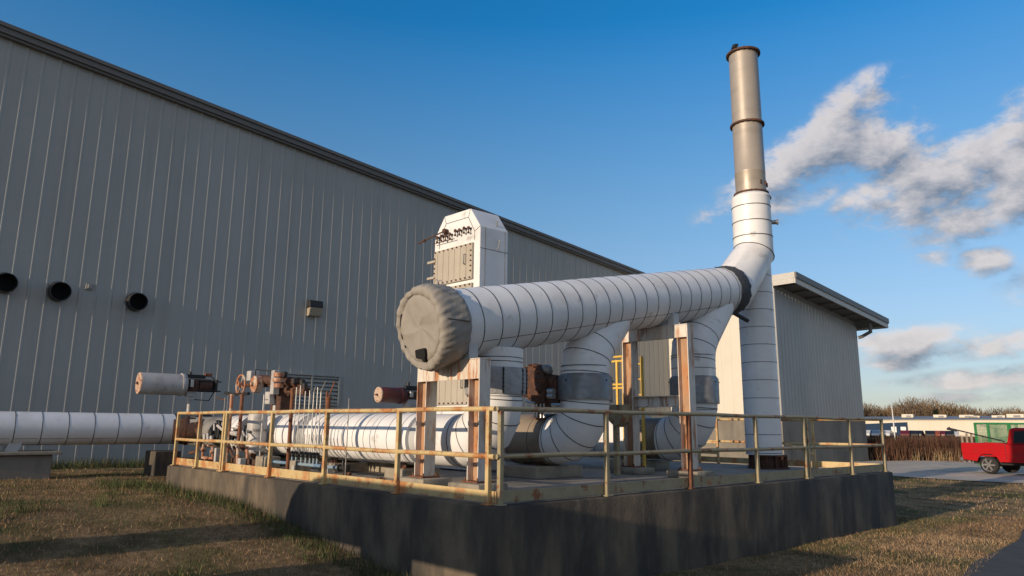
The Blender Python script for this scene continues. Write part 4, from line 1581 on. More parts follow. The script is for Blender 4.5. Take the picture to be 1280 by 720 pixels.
mb.box(onb(337, 495.5, 1.45), (0.20, 0.12, 0.19), (UL, UR, Z), 0, 0.012)
mb.box(onb(337, 501.5, 1.45), (0.20, 0.12, 0.12), (UL, UR, Z), 0, 0.012)
mb.box(onb(344, 478, 1.45), (0.14, 0.14, 0.5), (UL, UR, Z), 0, 0.012)
mb.build_split('terminal_box', M['act_white'], vg, smooth=30)
mb = MB()
for v, r in ((468.5, 0.10), (475, 0.12), (482, 0.10)):
    c1 = onb(348.5, v, 1.4)
    mb.tube(c1 - Z * 0.04, c1 + Z * 0.04, r, 14)
mb.build('motor_cap', M['orange_paint'], vg, smooth=40)
mb = MB()
c1 = onb(345.5, 508, 1.6)
mb.tube(Vector((c1.x, c1.y, 2.05)), c1 + Z * 0.15, 0.075, 12)
mb.build('stem', M['act_white'], vg)
mb = MB()
mb.sweep([onb(319, 475, 1.5), onb(319.5, 462, 1.5), onb(338, 464, 1.5), onb(338.5, 474, 1.5)], 0.012, 6)
mb.sweep([onb(311, 492, 1.6), onb(290, 493, 1.6), onb(282, 491, 1.6)], 0.035, 8)
for (u, v) in ((352, 470), (356, 468), (368, 476), (378, 478), (381, 482)):
    c1 = onb(u, v, 1.6)
    mb.lathe(c1 - Z * 0.05, Z, [(0, 0.05), (0.09, 0.06), (0.11, 0.03)], 10)
mb.build_split('black_tubing', M['black'], vg, smooth=40)

# rusty valve between the first two risers
rv0 = P(2.95, 3.66, 2.06)
rv = thing('motor_valve', 'dark rusty motor valve with round flange between two white risers', 'valve', rv0)
fc = onb(663, 477, 3.2)
mb = MB()
mb.lathe(fc, (UR * 0.9 - UL * 0.2), [(0, 0.02), (0, 0.20), (0.03, 0.29), (0.06, 0.31), (0.10, 0.31), (0.10, 0.25), (0.14, 0.25), (0.14, 0.30), (0.18, 0.30), (0.18, 0.17), (0.4, 0.15), (0.42, 0.05)], 32)
mb.bolt_ring(fc + UR * 0.05, (UR * 0.9 - UL * 0.2), 0.28, 12, 0.016, 0.09, 1)
mb.build('flange', [M['rust_dark'], M['rust']], rv)
mb = MB()
mb.box(onb(681, 487, 3.4), (0.36, 0.4, 0.46), (UL, UR, Z), 0, 0.05, 2)
mb.tube(onb(676, 474, 3.4), onb(697, 478, 3.4), 0.12, 14)
mb.tube(onb(672, 500, 3.4), onb(690, 500, 3.4), 0.10, 12)
mb.box(onb(692, 490, 3.4), (0.3, 0.2, 0.5), (UL, UR, Z), 0, 0.03)
mb.build('gearbox', M['rust_dark'], rv, smooth=30)
mb = MB()
mb.lathe(onb(683, 468, 3.35), Z, [(0, 0.09), (0.05, 0.12), (0.12, 0.10), (0.16, 0.04)], 14)
mb.build('cap', M['grey_metal'], rv)
mb = MB()
for v in (489, 495):
    mb.tube(onb(685.5, v, 3.15), onb(692.5, v, 3.15), 0.045, 12)
for u in (668, 671, 676, 680):
    c1 = onb(u, 512, 3.2)
    mb.tube(Vector((c1.x, c1.y, 2.02)), c1 + Z * 0.1, 0.02, 8)
mb.tube(onb(690, 506, 3.2), onb(701, 506, 3.2), 0.03, 8)
mb.tube(onb(658, 502, 3.0), onb(668, 504, 3.0), 0.02, 8)
mb.build_split('brass_fitting', M['tubing'], rv)
mb = MB()
c1 = onb(674, 506, 3.4)
mb.tube(Vector((c1.x, c1.y, 2.0)), c1 + Z * 0.15, 0.09, 12)
mb.build('stem', M['rust'], rv)

# ------------------------------------------------------------------ thin standing tubes on their manifold
MBB = 0.95
for i, (u, vt) in enumerate(((366.5, 493), (371, 484), (376, 482), (382, 489), (387.5, 488), (392.5, 490), (397.5, 484), (401.5, 488))):
    p_t = onb(u, vt, MBB)
    a_, b_, z_ = abz(p_t)
    mb = MB()
    pts = [P(a_, MBB, 1.34), P(a_, MBB, z_ - 0.05), p_t]
    if i == 5:
        pts.append(p_t + Z * 0.10 - UL * 0.05)
    if i == 7:
        pts.append(p_t + Z * 0.16 - UL * 0.14)
    if i == 0:
        continue
    mb.sweep(pts, 0.009, 8)
    mb.sweep([P(a_ + 0.02, MBB + .05, 1.34), P(a_ + .02, MBB + .05, 1.7)], 0.008, 6)
    mb.lathe(P(a_, MBB, 1.30), Z, [(0, 0.02), (0.02, 0.04), (0.08, 0.04), (0.10, 0.02)], 10, 1)
    mb.tube(P(a_, MBB - 0.08, 1.34), P(a_, MBB + 0.05, 1.34), 0.022, 8, 1)
    mb.tube(P(a_, MBB, 1.19), P(a_, MBB, 1.31), 0.016, 8, 2)
    tb = mb.build('vent_tube', [M['tubing'], M['black'], M['bluepipe']], None)
    tag(tb, 'thin bright vertical tube with a small black valve on the blue grey manifold', 'tube', 'thin standing tubes on the manifold')
A_, B_, _z = abz(onb(325, 569, MBB))
A2, B2, _z = abz(onb(424, 579, MBB))
mf = thing('manifold', 'blue grey manifold pipe low behind the left railing', 'pipe', P(A2, MBB, DECK))
mb = MB()
mb.tube(P(A2, MBB, 1.18), P(A_, MBB, 1.18), 0.028, 12)
mb.build('header_pipe', M['bluepipe'], mf)
for a in (A2 + 0.3, (A_ + A2) / 2, A_ - 0.2):
    mb = MB()
    mb.box(P(a, MBB, DECK + 0.065), (0.09, 0.12, 0.12), (UL, UR, Z), 0, 0.006)
    mb.build('foot', M['act_white'], mf, smooth=30)
mb = MB()
mb.lathe(P(A2 - 0.02, MBB, 1.18), -UL, [(0, 0.06), (0.03, 0.06), (0.031, 0.035), (0.2, 0.035), (0.2, 0.06), (0.24, 0.06)], 14)
mb.tube(P(A2 - 0.12, MBB, 1.18), P(A2 - 0.12, MBB, 1.32), 0.02, 8)
mb.sweep([P(A2 - 0.12, MBB, 1.32) + (UL * cos(2 * pi * k / 12) + UR * sin(2 * pi * k / 12)) * 0.07 for k in range(13)], 0.009, 6)
mb.build('gate_valve', M['black'], mf)

# rusty standing posts
for (u, vt, lab, r, mk) in ((366, 487, 'short rusty pipe post standing among the thin tubes', 0.034, 'rust'), (303, 494, 'dark red pipe post in front of the handwheel valve', 0.034, 'rust'),
                            (290, 494, 'pale rusty pipe post just left of the dark red one', 0.036, 'orange_paint'), (410.5, 498, 'stubby rusty pipe post with bracket behind the railing post', 0.045, 'rust'),):
    pt = onb(u, vt, 0.75)
    a_, b_, z_ = abz(pt)
    mb = MB()
    mb.tube(P(a_, 0.75, DECK + .004), pt, r, 12)
    mb.box(P(a_, 0.75, DECK + .012), (0.14, 0.14, 0.015), (UL, UR, Z))
    mb.tube(pt - Z * 0.01, pt + Z * 0.02, r * 1.25, 12)
    if u > 400:
        mb.tube(pt + UL * 0.05 - Z * 0.15, pt + UL * 0.05 + Z * 0.12, 0.02, 8)
        mb.tube(pt, pt + Z * 0.28 - UL * 0.17, 0.012, 8)
    tag(mb.build('pipe_post', M[mk], None), lab, 'post')
pt = onb(330.5, 493, 0.9)
mb = MB()
mb.tube(Vector((pt.x, pt.y, DECK + .004)), pt, 0.016, 8)
mb.lathe(Vector((pt.x, pt.y, DECK + .004)), Z, [(0, 0.06), (0.02, 0.06)], 12)
tag(mb.build('pipe_post', M['tubing'], None), 'thin grey conduit rising beside the vertical drum', 'post')
for (u, vt, lab) in ((281.5, 497, 'lone thin grey rod standing behind the double railing post'), (436.5, 498, 'short thin rod standing above the long white pipe left of the red actuator')):
    pt = onb(u, vt, 0.9)
    mb = MB()
    mb.tube(Vector((pt.x, pt.y, DECK + .004)), pt, 0.009, 8)
    mb.lathe(Vector((pt.x, pt.y, DECK + .004)), Z, [(0, 0.05), (0.02, 0.05)], 12)
    tag(mb.build('rod', M['grey_metal'], None), lab, 'rod')

# vertical grey drum
dc = onb(320.5, 545, 1.05)
a_, b_, z_ = abz(dc)
dr = thing('vertical_vessel', 'small grey upright vessel with straps in front of the long pipe', 'vessel', P(a_, 1.05, DECK))
mb = MB()
mb.lathe(P(a_, 1.05, 1.28), Z, [(0, 0.03), (0.02, 0.16), (0.06, 0.19), (0.74, 0.19), (0.80, 0.17), (0.84, 0.05)], 28)
mb.band(P(a_, 1.05, 1.75), Z, 0.19, 0.05, 0.006, 28, 1)
mb.band(P(a_, 1.05, 1.42), Z, 0.19, 0.03, 0.006, 28, 1)
mb.build('shell', [M['act_white'], M['grey_metal']], dr)
mb = MB()
for k in range(3):
    t_ = 2 * pi * k / 3 + .4
    q = P(a_, 1.05, 0) + (UL * cos(t_) + UR * sin(t_)) * 0.15
    mb.box(q + Z * 1.17, (0.04, 0.04, 0.28))
mb.build('stand', M['rust'], dr, smooth=0)
mb = MB()
mb.tube(P(a_ - 0.1, 0.86, 1.72), P(a_ - 0.1, 0.8, 1.72), 0.03, 8)
mb.sweep([P(a_ - .1, 0.8, 1.72), P(a_ - .18, 0.8, 1.62), P(a_ - .1, 0.82, 1.55)], 0.012, 6)
mb.build('gauge_cock', M['tubing'], dr)

# ------------------------------------------------------------------ small bore valve skid at the far left corner of the platform
sk = thing('valve_skid', 'cluttered small bore valves and pipes behind the far left railing bay', 'valve skid', P(8.6, 0.8, DECK))
rr_ = random.Random(21)
mb = MB()
mb.lathe(onb(236, 538, 1.2), (UL * .3 - UR).normalized(), [(0, 0.05), (0.0, 0.33), (0.05, 0.35), (0.09, 0.35), (0.09, 0.28), (0.35, 0.26)], 28)
mb.lathe(onb(252, 540, 1.1), (UL * .3 - UR).normalized(), [(0, 0.05), (0.0, 0.28), (0.04, 0.30), (0.08, 0.30), (0.08, 0.2), (0.3, 0.2)], 28)
for k in range(10):
    t_ = 2 * pi * k / 10
    c1 = onb(236, 538, 1.19) + (UL * cos(t_) + Z * sin(t_)) * 0.30
    mb.tube(c1 - UR * 0.05, c1 + UR * 0.10, 0.018, 6)
mb.build_split('valve_body', M['rust_dark'], sk, smooth=40)
mb = MB()
for (u, v, r) in ((262, 546, 0.07), (267, 549, 0.05), (274, 541, 0.12), (271, 534, 0.07), (278, 548, 0.09), (266, 541, 0.06), (292, 545, 0.08), (297, 540, 0.06)):
    c1 = onb(u, v, 0.85)
    mb.lathe(c1 - UR * 0.05, UR, [(0, r * .3), (0, r), (0.05, r), (0.05, r * .5), (0.2, r * .5)], 14)
    mb.tube(c1, c1 + Z * r * 2.0, r * 0.22, 8)
    mb.tube(c1 + Z * r * 1.9, c1 + Z * r * 2.1, r * 0.7, 10)
mb.build_split('small_valve', M['black'], sk, smooth=40)
mb = MB()
for (u0, v0, u1, v1, r) in ((256, 543, 256, 549, .03), (260, 542, 260, 550, .03), (264.5, 545, 264.5, 552, .04), (272, 532, 279, 538, .03), (289, 541, 300, 543, .05),
                            (283, 543, 293, 541, .03), (302, 541, 302, 552, .04), (294, 536, 303, 533, .02), (268, 530, 268, 538, .02), (299, 530, 306, 545, .018)):
    mb.tube(onb(u0, v0, 0.8), onb(u1, v1, 0.8), r, 10)
mb.build_split('bright_fitting', M['act_white'], sk)
mb = MB()
mb.sweep([onb(254.5, 555, .7), onb(253, 572, .7), onb(265.5, 573, .7), onb(266, 557.5, .7), onb(260, 557, .7)], 0.028, 8)
for (u, v) in ((254, 562), (258, 573.5), (265.5, 565)):
    c1 = onb(u, v, 0.7)
    mb.tube(c1 - UL * 0.03 - Z * .02, c1 + UL * 0.03 + Z * .02, 0.045, 10)
mb.tube(onb(297.5, 556, .7), onb(297, 582, .7), 0.03, 8)
mb.tube(onb(309, 558, .8), onb(309, 574, .8), 0.03, 8)
mb.build_split('copper_pipe', M['orange_paint'], sk)
mb = MB()
for (pp, r) in (([(286, 556), (290, 568), (294, 574)], .03), ([(292, 558), (298, 572), (305, 577)], .03), ([(300, 556), (308, 565), (316, 569)], .05), ([(238, 566), (246, 565)], .04),
                ([(244, 530), (250, 548), (248, 556)], .05), ([(282, 500), (270, 497)], .015)):
    mb.sweep([onb(u, v, 0.95) for u, v in pp], r, 8)
mb.box(onb(245, 578, 1.3), (1.3, 0.5, 0.18), (UL, UR, Z), 0, 0.01)
mb.box(onb(318, 577, 1.0), (1.6, 0.25, 0.10), (UL, UR, Z), 0, 0.005)
mb.build_split('drain_line', M['rust_dark'], sk, smooth=40)
mb = MB()
mb.box(onb(270.5, 573, 0.7), (0.08, 0.08, 0.42), (UL, UR, Z), 0, 0.008)
mb.box(onb(302, 580, 0.7), (0.12, 0.12, 0.22), (UL, UR, Z), 0, 0.008)
mb.build_split('pedestal', M['act_white'], sk, smooth=30)

# loose rail-height cables behind the valves, blocks on the deck
for (a, b, la, lb, h, lab) in ((7.35, 0.95, 0.42, 0.30, 0.24, 'grey concrete block under the thin tubes manifold'), (6.3, 1.05, 0.30, 0.28, 0.2, 'small grey concrete block beside the black gate valve'),
                               (5.2, 2.35, 1.2, 0.5, 0.22, 'dark low block in shade under the long white pipe')):
    concrete_pad(a, b, la, lb, h, lab, grp='loose concrete blocks on the platform floor')
for (u, v, lab) in ((434, 592, 'small rusty fitting lying on the platform floor near the railing'), (476, 600, 'small dark fitting lying on the floor left of the nearest frame')):
    d = ray(u, v)
    tt = (DECK + 0.03 - CZ) / d.z
    c1 = CAMP + d * tt
    mb = MB()
    mb.tube(c1 - UL * 0.1, c1 + UL * 0.1, 0.028, 8)
    mb.tube(c1 - UL * 0.02, c1 + UL * 0.03, 0.042, 8)
    tag(mb.build('fitting', M['rust_dark'], None), lab, 'fitting')

# yellow ladder frame behind the second frame
def px_ab(u, v, b):
    return abz(onb(u, v, b))


ly = thing('yellow_ladder', 'bright yellow tube ladder with hoops standing behind the taller steel frame', 'ladder', onb(775, 580, 6.1))
LBB = 6.1
mb = MB()
zt1 = onb(779, 447, LBB).z
aL_, _, _ = px_ab(779, 447, LBB)
aR_, _, _ = px_ab(802, 447, LBB)
for a in (aL_, aR_):
    mb.box(P(a, LBB, (DECK + zt1) / 2), (0.05, 0.05, zt1 - DECK - 0.004), (UL, UR, Z), 0, 0.005)
mb.build('stile', M['yellow_new'], ly, smooth=30)
aN_, _, _ = px_ab(771, 447, LBB)
mb = MB()
mb.box(P(aN_, LBB, (1.9 + zt1 - .03) / 2), (0.045, 0.045, zt1 - 1.95), (UL, UR, Z), 0, 0.005)
for v, uu in ((447, 758), (452.5, 758), (481, 762), (485.5, 762)):
    a1, _, z1 = px_ab(uu, v, LBB)
    mb.tube(P(a1, LBB, z1), P(aL_, LBB, z1 + 0.0), 0.022, 8)
mb.build_split('hoop', M['yellow_new'], ly, smooth=30)
mb = MB()
k = 1.3
while k < zt1 - 0.1:
    mb.tube(P(aL_, LBB, k), P(aR_, LBB, k), 0.015, 8)
    k += 0.3
mb.build_split('rung', M['yellow_new'], ly)
# dull box on post beside it
bx0 = onb(770, 513, 5.0)
pb = thing('control_box', 'dull yellow box on a post behind the front right railing', 'control box', Vector((bx0.x, bx0.y, DECK)))
mb = MB()
mb.prism([bx0 - UL * 0.22 + Z * 0.10 - UR * .1, bx0 + UL * 0.22 + Z * 0.10 - UR * .1, bx0 + UL * 0.2 - Z * 0.10 - UR * .1, bx0 - UL * 0.05 - Z * 0.30 - UR * .1, bx0 - UL * 0.22 - Z * 0.2 - UR * .1], UR * 0.25, 0, 0.01)
mb.build('box', M['yellow_dull'], pb, smooth=30)
mb = MB()
mb.box(Vector((bx0.x, bx0.y, (DECK + bx0.z) / 2)), (0.09, 0.09, bx0.z - DECK - .006), (UL, UR, Z), 0, 0.006)
mb.build('post', M['yellow_dull'], pb, smooth=30)
# yellow gate on the far edge
gt = thing('yellow_gate', 'small yellow hinged gate in the rear railing beside the stack base', 'gate', P(4.05, 10.35, DECK))
mb = MB()
for a in (3.72, 4.22):
    mb.box(P(a, 10.3, DECK + 0.54), (0.05, 0.05, 1.06), (UL, UR, Z), 0, 0.005)
for z in (1.03, 0.5, 0.25):
    mb.box(P(3.97, 10.3, DECK + z), (0.45, 0.04, 0.05), (UL, UR, Z), 0, 0.005)
mb.build('frame', M['yellow'], gt, smooth=30)
mb = MB()
for z in (0.9, 0.62):
    mb.box(P(4.22, 10.26, DECK + z), (0.08, 0.05, 0.10), (UL, UR, Z), 0, 0.005)
mb.build('hinge', M['yellow_dull'], gt, smooth=30)
# second rail line further back seen between the pipes
railing('thin dark guard railing along the rear edge of the platform behind the pipes', P(DA - 0.1, 2.6, DECK + .004), P(DA - 0.1, 10.2, DECK + .004), [0, 1.9, 3.8, 5.7, 7.6], M['yellow_dull'], inner=1)

# ================================================================== ELEVATED DUCT left of the camera (throws the long shadow over the platform side)
ED = 7.0
el_ = thing('elevated_duct', 'grey elevated duct on piers to the left of the viewpoint', 'duct', P(0, -ED, 0))
zc = 0.72 + ED * tan(radians(SUN_EL)) / cos(radians(SUN_AZ - 48.9))
mb = MB()
pts = [P(-1.5, -ED, zc)] + arc_pts(UL, P(4.0, -ED, zc), -Z, 0.5, 5) + [P(4.0, -ED, 0.0)]
mb.sweep(pts, 0.42, 32)
mb.build('duct_body', M['clad_grey'], el_)
for a, w in ((1.75, 1.1), (-0.35, 0.8)):
    mb = MB()
    mb.box(P(a, -ED, (zc - 0.35) / 2 - 0.1), (w, 0.5, zc - 0.15), (UL, UR, Z), 0, 0.02)
    mb.build('pier', M['base_conc'], el_, smooth=30)

# ================================================================== RED PICKUP TRUCK
def truck(name, label, loc, rz, paint):
    """pickup pointing to local +x, origin under the rear bumper, near side at y = 0 .. width 1.95"""
    t_ = thing(name, label, 'pickup truck', (0, 0, 0))
    W = 1.92
    L = 5.6
    mb = MB()
    wheels = (1.05, 4.45)
    wr = 0.36

    def side_profile():
        low = 0.50
        pts = [(0.06, low + 0.05), (0.02, 0.62), (0.0, 1.06), (0.03, 1.27), (1.75, 1.27), (1.75, 1.24), (4.35, 1.24), (5.30, 1.14), (5.52, 1.02), (5.56, 0.72), (5.50, low)]
        for wx in reversed(wheels):
            for k in range(0, 11):
                a_ = pi * k / 10
                pts.append((wx + cos(a_) * 0.44, low + max(0.0, sin(a_) * 0.36 - 0.03)))
        return pts
    sp = side_profile()
    # body shell: two sides + floor + tailgate + bonnet by extruding the profile, bed hollowed by inner walls
    for (y0, y1) in ((0.0, 0.09), (W - 0.09, W)):
        mb.prism([Vector((x, y0, z)) for x, z in sp], Vector((0, y1 - y0, 0)), 0, 0.012, 1)
    mb.box((0.06, W / 2, 0.96), (0.08, W - 0.19, 0.60), bev=0.01)
    mb.box((1.05, W / 2, 0.74), (1.9, W - 0.19, 0.06))
    mb.box((1.79, W / 2, 0.98), (0.06, W - 0.19, 0.54))
    mb.prism([Vector((3.9, 0.092, z)) if False else Vector((x, 0.092, z)) for x, z in ((1.84, 0.6), (1.84, 1.235), (4.30, 1.235), (5.28, 1.13), (5.5, 1.0), (5.53, 0.7), (5.5, 0.6))], Vector((0, W - 0.184, 0)))
    # swage line
    mb.box((2.7, -0.004, 0.83), (5.2, 0.016, 0.03), bev=0.005)
    mb.build('body', paint, t_, smooth=30)
    # cab
    mb = MB()
    cabp = [(1.78, 1.242), (1.93, 1.86), (2.12, 1.93), (3.55, 1.92), (3.75, 1.86), (4.38, 1.242)]
    mb.prism([Vector((x, 0.14, z)) for x, z in cabp], Vector((0, W - 0.28, 0)), 0, 0.03, 2)
    cab = mb.build('cab', paint, t_, smooth=30)
    for pts in ([(2.04, 1.30), (2.12, 1.78), (2.60, 1.82), (2.60, 1.30)], [(2.74, 1.30), (2.74, 1.82), (3.55, 1.82), (3.98, 1.36), (3.98, 1.30)]):
        mb = MB()
        mb.prism([Vector((x, 0.128, z)) for x, z in pts], Vector((0, 0.02, 0)))
        mb.prism([Vector((x, W - 0.148, z)) for x, z in pts], Vector((0, 0.02, 0)))
        mb.build_split('side_window', M['glass'], t_, smooth=0)
    mb = MB()
    mb.prism([Vector((1.80, 0.35, 1.36)), Vector((1.90, 0.35, 1.78)), Vector((1.90, W - .35, 1.78)), Vector((1.80, W - .35, 1.36))], Vector((-0.015, 0, 0)))
    mb.build('rear_window', M['glass'], t_, smooth=0)
    for wx in wheels:
        for y in (-0.01, W - 0.23):
            mb = MB()
            mb.lathe((wx, y, wr), (0, 1, 0), [(0.03, 0.24), (0.0, 0.28), (0.02, wr - 0.03), (0.05, wr), (0.19, wr), (0.22, wr - 0.03), (0.24, 0.28), (0.2, 0.2)], 36)
            wl = mb.build('wheel', M['tyre'], t_)
            wl['label'] = 'black tyred wheel'
            mb = MB()
            yo = y - 0.005 if y < 1 else y + 0.245
            s_ = 1 if y < 1 else -1
            mb.lathe((wx, yo, wr), (0, s_, 0), [(0.0, 0.27), (0.02, 0.25), (0.05, 0.22), (0.05, 0.10), (0.0, 0.08), (0.0, 0.001)], 30, caps=False)
            for k in range(6):
                a_ = 2 * pi * k / 6
                mb.box((wx + cos(a_) * 0.16, yo + 0.02 * s_, wr + sin(a_) * 0.16), (0.15, 0.03, 0.07), (Vector((cos(a_), 0, sin(a_))), Vector((0, 1, 0)), Vector((-sin(a_), 0, cos(a_)))), 0, 0.008)
            mb.build('rim', M['chrome'], wl, smooth=30)
    for y in (0.03, W - 0.15):
        mb = MB()
        mb.box((0.005, y + 0.06, 1.06), (0.06, 0.12, 0.34), bev=0.01)
        mb.build('tail_light', M['tail'], t_, smooth=30)
    mb = MB()
    mb.box((-0.06, W / 2, 0.56), (0.14, W - 0.08, 0.17), bev=0.03)
    mb.build('rear_bumper', M['chrome'], t_, smooth=30)
    mb = MB()
    mb.box((5.58, W / 2, 0.56), (0.14, W - 0.08, 0.2), bev=0.03)
    mb.build('front_bumper', M['chrome'], t_, smooth=30)
    mb = MB()
    mb.box((2.8, W / 2, 0.50), (5.0, 1.3, 0.24))
    mb.tube((1.05, 0.2, wr), (1.05, W - 0.2, wr), 0.07, 10)
    mb.tube((4.45, 0.2, wr), (4.45, W - 0.2, wr), 0.07, 10)
    for wx in wheels:
        mb.box((wx, W / 2, 0.78), (0.98, W - 0.22, 0.12))
    mb.build_split('chassis', M['black'], t_, smooth=0)
    mb = MB()
    mb.box((2.82, -0.005, 1.08), (0.14, 0.02, 0.035), bev=0.005)
    mb.box((3.0, -0.003, 0.9), (0.012, 0.012, 0.62))
    mb.box((1.78, -0.003, 0.9), (0.014, 0.014, 0.66))
    mb.build_split('door_trim', M['black'], t_, smooth=0)
    t_.location = loc
    t_.rotation_euler = (0, 0, rz)
    return t_


TX, TY = 19.85, 31.75
truck('pickup_truck', 'bright red pickup truck parked on the road at the right edge', (TX, TY, gz(Vector((TX + 3, TY, 0))) + 0.05), radians(-60), M['red_paint'])
# load: long dark bar leaning out over the tailgate
mb = MB()
mb.tube((TX + 0.1, TY + 1.0, 1.95), (TX + 1.75, TY - 0.3, 1.38), 0.03, 8)
mb.tube((TX + 0.12, TY + 0.98, 1.87), (TX + 0.17, TY + 0.95, 2.0), 0.02, 8)
mb.tube((TX + 0.1, TY + 1.05, 1.9), (TX + 0.35, TY + 0.75, 1.82), 0.045, 8)
tag(mb.build('long_bar', M['black'], None), 'long dark bar leaning out of the red pickup bed', 'bar')
# green mesh cage behind the truck
CX, CY = 24.75, 37.2
cg = thing('green_cage', 'green framed wire mesh cage standing behind the red pickup', 'cage', (CX, CY, 0.05))
w_, h_, d_ = 2.2, 2.15, 1.0
mb = MB()
for x in (0, w_ * 0.5, w_):
    for y in (0, d_):
        mb.box((CX + x, CY + y, 0.05 + h_ / 2), (0.10 if x != w_ * .5 else 0.16, 0.08, h_), bev=0.005)
for z in (0.12, h_):
    for y in (0, d_):
        mb.box((CX + w_ / 2, CY + y, 0.05 + z), (w_ + 0.1, 0.07, 0.09), bev=0.005)
    for x in (0, w_):
        mb.box((CX + x, CY + d_ / 2, 0.05 + z), (0.07, d_ - .08, 0.085), bev=0.005)
mb.build('frame', M['green'], cg, smooth=30)
for y in (0.045, d_ - 0.045):
    mb = MB()
    for k in range(1, 34):
        mb.box((CX + w_ * k / 34, CY + y, 0.05 + h_ / 2), (0.024, 0.012, h_ - 0.1))
    for k in range(1, 28):
        mb.box((CX + w_ / 2, CY + y + 0.013, 0.05 + h_ * k / 28), (w_ - 0.05, 0.012, 0.024))
    mb.build('wire_panel', M['mesh_green'], cg, smooth=0)
mb = MB()
mb.lathe((CX + 1.2, CY + 0.5, 1.15), (1, 0, 0), [(-0.7, 0.1), (-0.6, 0.32), (0.1, 0.40), (0.5, 0.36), (0.6, 0.1)], 20)
mb.box((CX + 1.1, CY + 0.5, 0.45), (1.6, 0.7, 0.7), bev=0.05)
tag(mb.build('machine', M['green'], None, smooth=40), 'dark green machine housing inside the wire mesh cage', 'machine')
# grey timber posts by the cage
for k in range(5):
    x = CX + 1.5 + 0.34 * k
    mb = MB()
    h = 1.45 + 0.3 * rr_.random()
    mb.box((x, CY + 4.6 + 0.1 * k, h / 2), (0.09, 0.09, h), bev=0.008)
    tag(mb.build('timber_post', M['wood'], None, smooth=30), 'weathered grey timber post left of the green wire cage', 'post', 'timber posts by the cage')

# ================================================================== BRUSH STRIP
def blades(n, x0, x1, y0, y1, zfun, hmin, hmax, wmin, wmax, lean, cols, weights, name, mtl, keep=None, clump=None):
    x = RNG.uniform(x0, x1, n)
    y = RNG.uniform(y0, y1, n)
    if clump is not None:
        ncl, sig = clump
        cx = RNG.uniform(x0, x1, ncl)
        cy = RNG.uniform(y0, y1, ncl)
        k = RNG.integers(0, ncl, n)
        x = cx[k] + RNG.normal(0, sig, n)
        y = cy[k] + RNG.normal(0, sig, n)
    if keep is not None:
        m_ = keep(x, y)
        x, y = x[m_], y[m_]
        n = len(x)
    z = zfun(x, y)
    h = RNG.uniform(hmin, hmax, n)
    w = RNG.uniform(wmin, wmax, n)
    th = RNG.uniform(0, 2 * pi, n)
    la = RNG.uniform(0, lean, n) * h
    ld = RNG.uniform(0, 2 * pi, n)
    v = np.zeros((n, 3, 3), np.float32)
    v[:, 0] = np.stack([x - np.cos(th) * w / 2, y - np.sin(th) * w / 2, z - 0.01], 1)
    v[:, 1] = np.stack([x + np.cos(th) * w / 2, y + np.sin(th) * w / 2, z - 0.01], 1)
    v[:, 2] = np.stack([x + np.cos(ld) * la, y + np.sin(ld) * la, z + h], 1)
    ci = RNG.choice(len(cols), n, p=np.array(weights) / sum(weights)) if not callable(weights) else weights(x, y)
    c_ = np.array(cols)[ci] * RNG.uniform(0.65, 1.35, (n, 1))
    return raw_mesh(name, v.reshape(-1, 3), 3, mtl, col=c_)


def brush_h(x, y):
    return ground_z(x, y)


nb = 26000
o = blades(nb, 18.6, 33, 43.2, 47.5, ground_z, 0.7, 1.65, 0.02, 0.06, 0.35, [(0.085, 0.038, 0.026), (0.12, 0.06, 0.036), (0.17, 0.105, 0.06), (0.06, 0.032, 0.025)], [4, 3, 0.8, 2], 'brush', M['tint'], clump=(150, 0.45))
tag(o, 'tall brown winter brush along the far side of the road', 'brush', kind='stuff')
o = blades(1300, 20, 31, 42.7, 43.6, ground_z, 0.3, 0.9, 0.02, 0.05, 0.5, [(0.34, 0.25, 0.14), (0.25, 0.16, 0.09)], [2, 1], 'straw_grass', M['tint'], clump=(26, 0.3))
tag(o, 'pale dry straw grass at the foot of the brown brush', 'grass', kind='stuff')

# ================================================================== FAR WAREHOUSE, CARS, POLE, TREES
FA = radians(66)       # direction of its long front
FW_ = Vector((sin(FA), cos(FA), 0)) * -1
def far_pt(u, v, dist):
    d = ray(u, v)
    return CAMP + d * (dist / d.y)


fL, fR = far_pt(1060, 548, 205), far_pt(1420, 548, 165)
fdir = (fR - fL)
fdir.z = 0
FLEN = fdir.length
fdir.normalize()
fn = Vector((fdir.y, -fdir.x, 0))
fL.z = 0
fb = thing('distant_warehouse', 'long low cream warehouse with a dark blue end across the field', 'building', fL)
HW = 4.35
def F(s, o_, z):
    return fL + fdir * s + fn * o_ + Z * z


mb = MB()
mb.prism([F(0, 0, -0.5), F(FLEN, 0, -0.5), F(FLEN, 0, HW), F(0, 0, HW - 0.25)], fn * -60)
for k in range(1, 24):
    mb.box(F(FLEN * k / 24, 0.03, HW / 2 - .1), (0.15, 0.08, HW - 0.3), (fdir, fn, Z))
mb.build('wall', M['cream'], fb, smooth=0)
sblue = (far_pt(1138, 540, 197) - fL).dot(fdir)
mb = MB()
mb.prism([F(-10, 0.15, 0), F(sblue, 0.15, 0), F(sblue, 0.15, HW - 0.75), F(-10, 0.15, HW - 2.0)], fn * -0.1)
mb.build('blue_wall', M['blue'], fb, smooth=0)
mb = MB()
mb.prism([F(-3, 0.6, HW - 0.2), F(FLEN + 3, 0.6, HW + 0.05), F(FLEN + 3, -30, HW + 1.5), F(-3, -30, HW + 1.0)], Z * 0.15)
mb.build('roof', M['roof_grey'], fb, smooth=0)
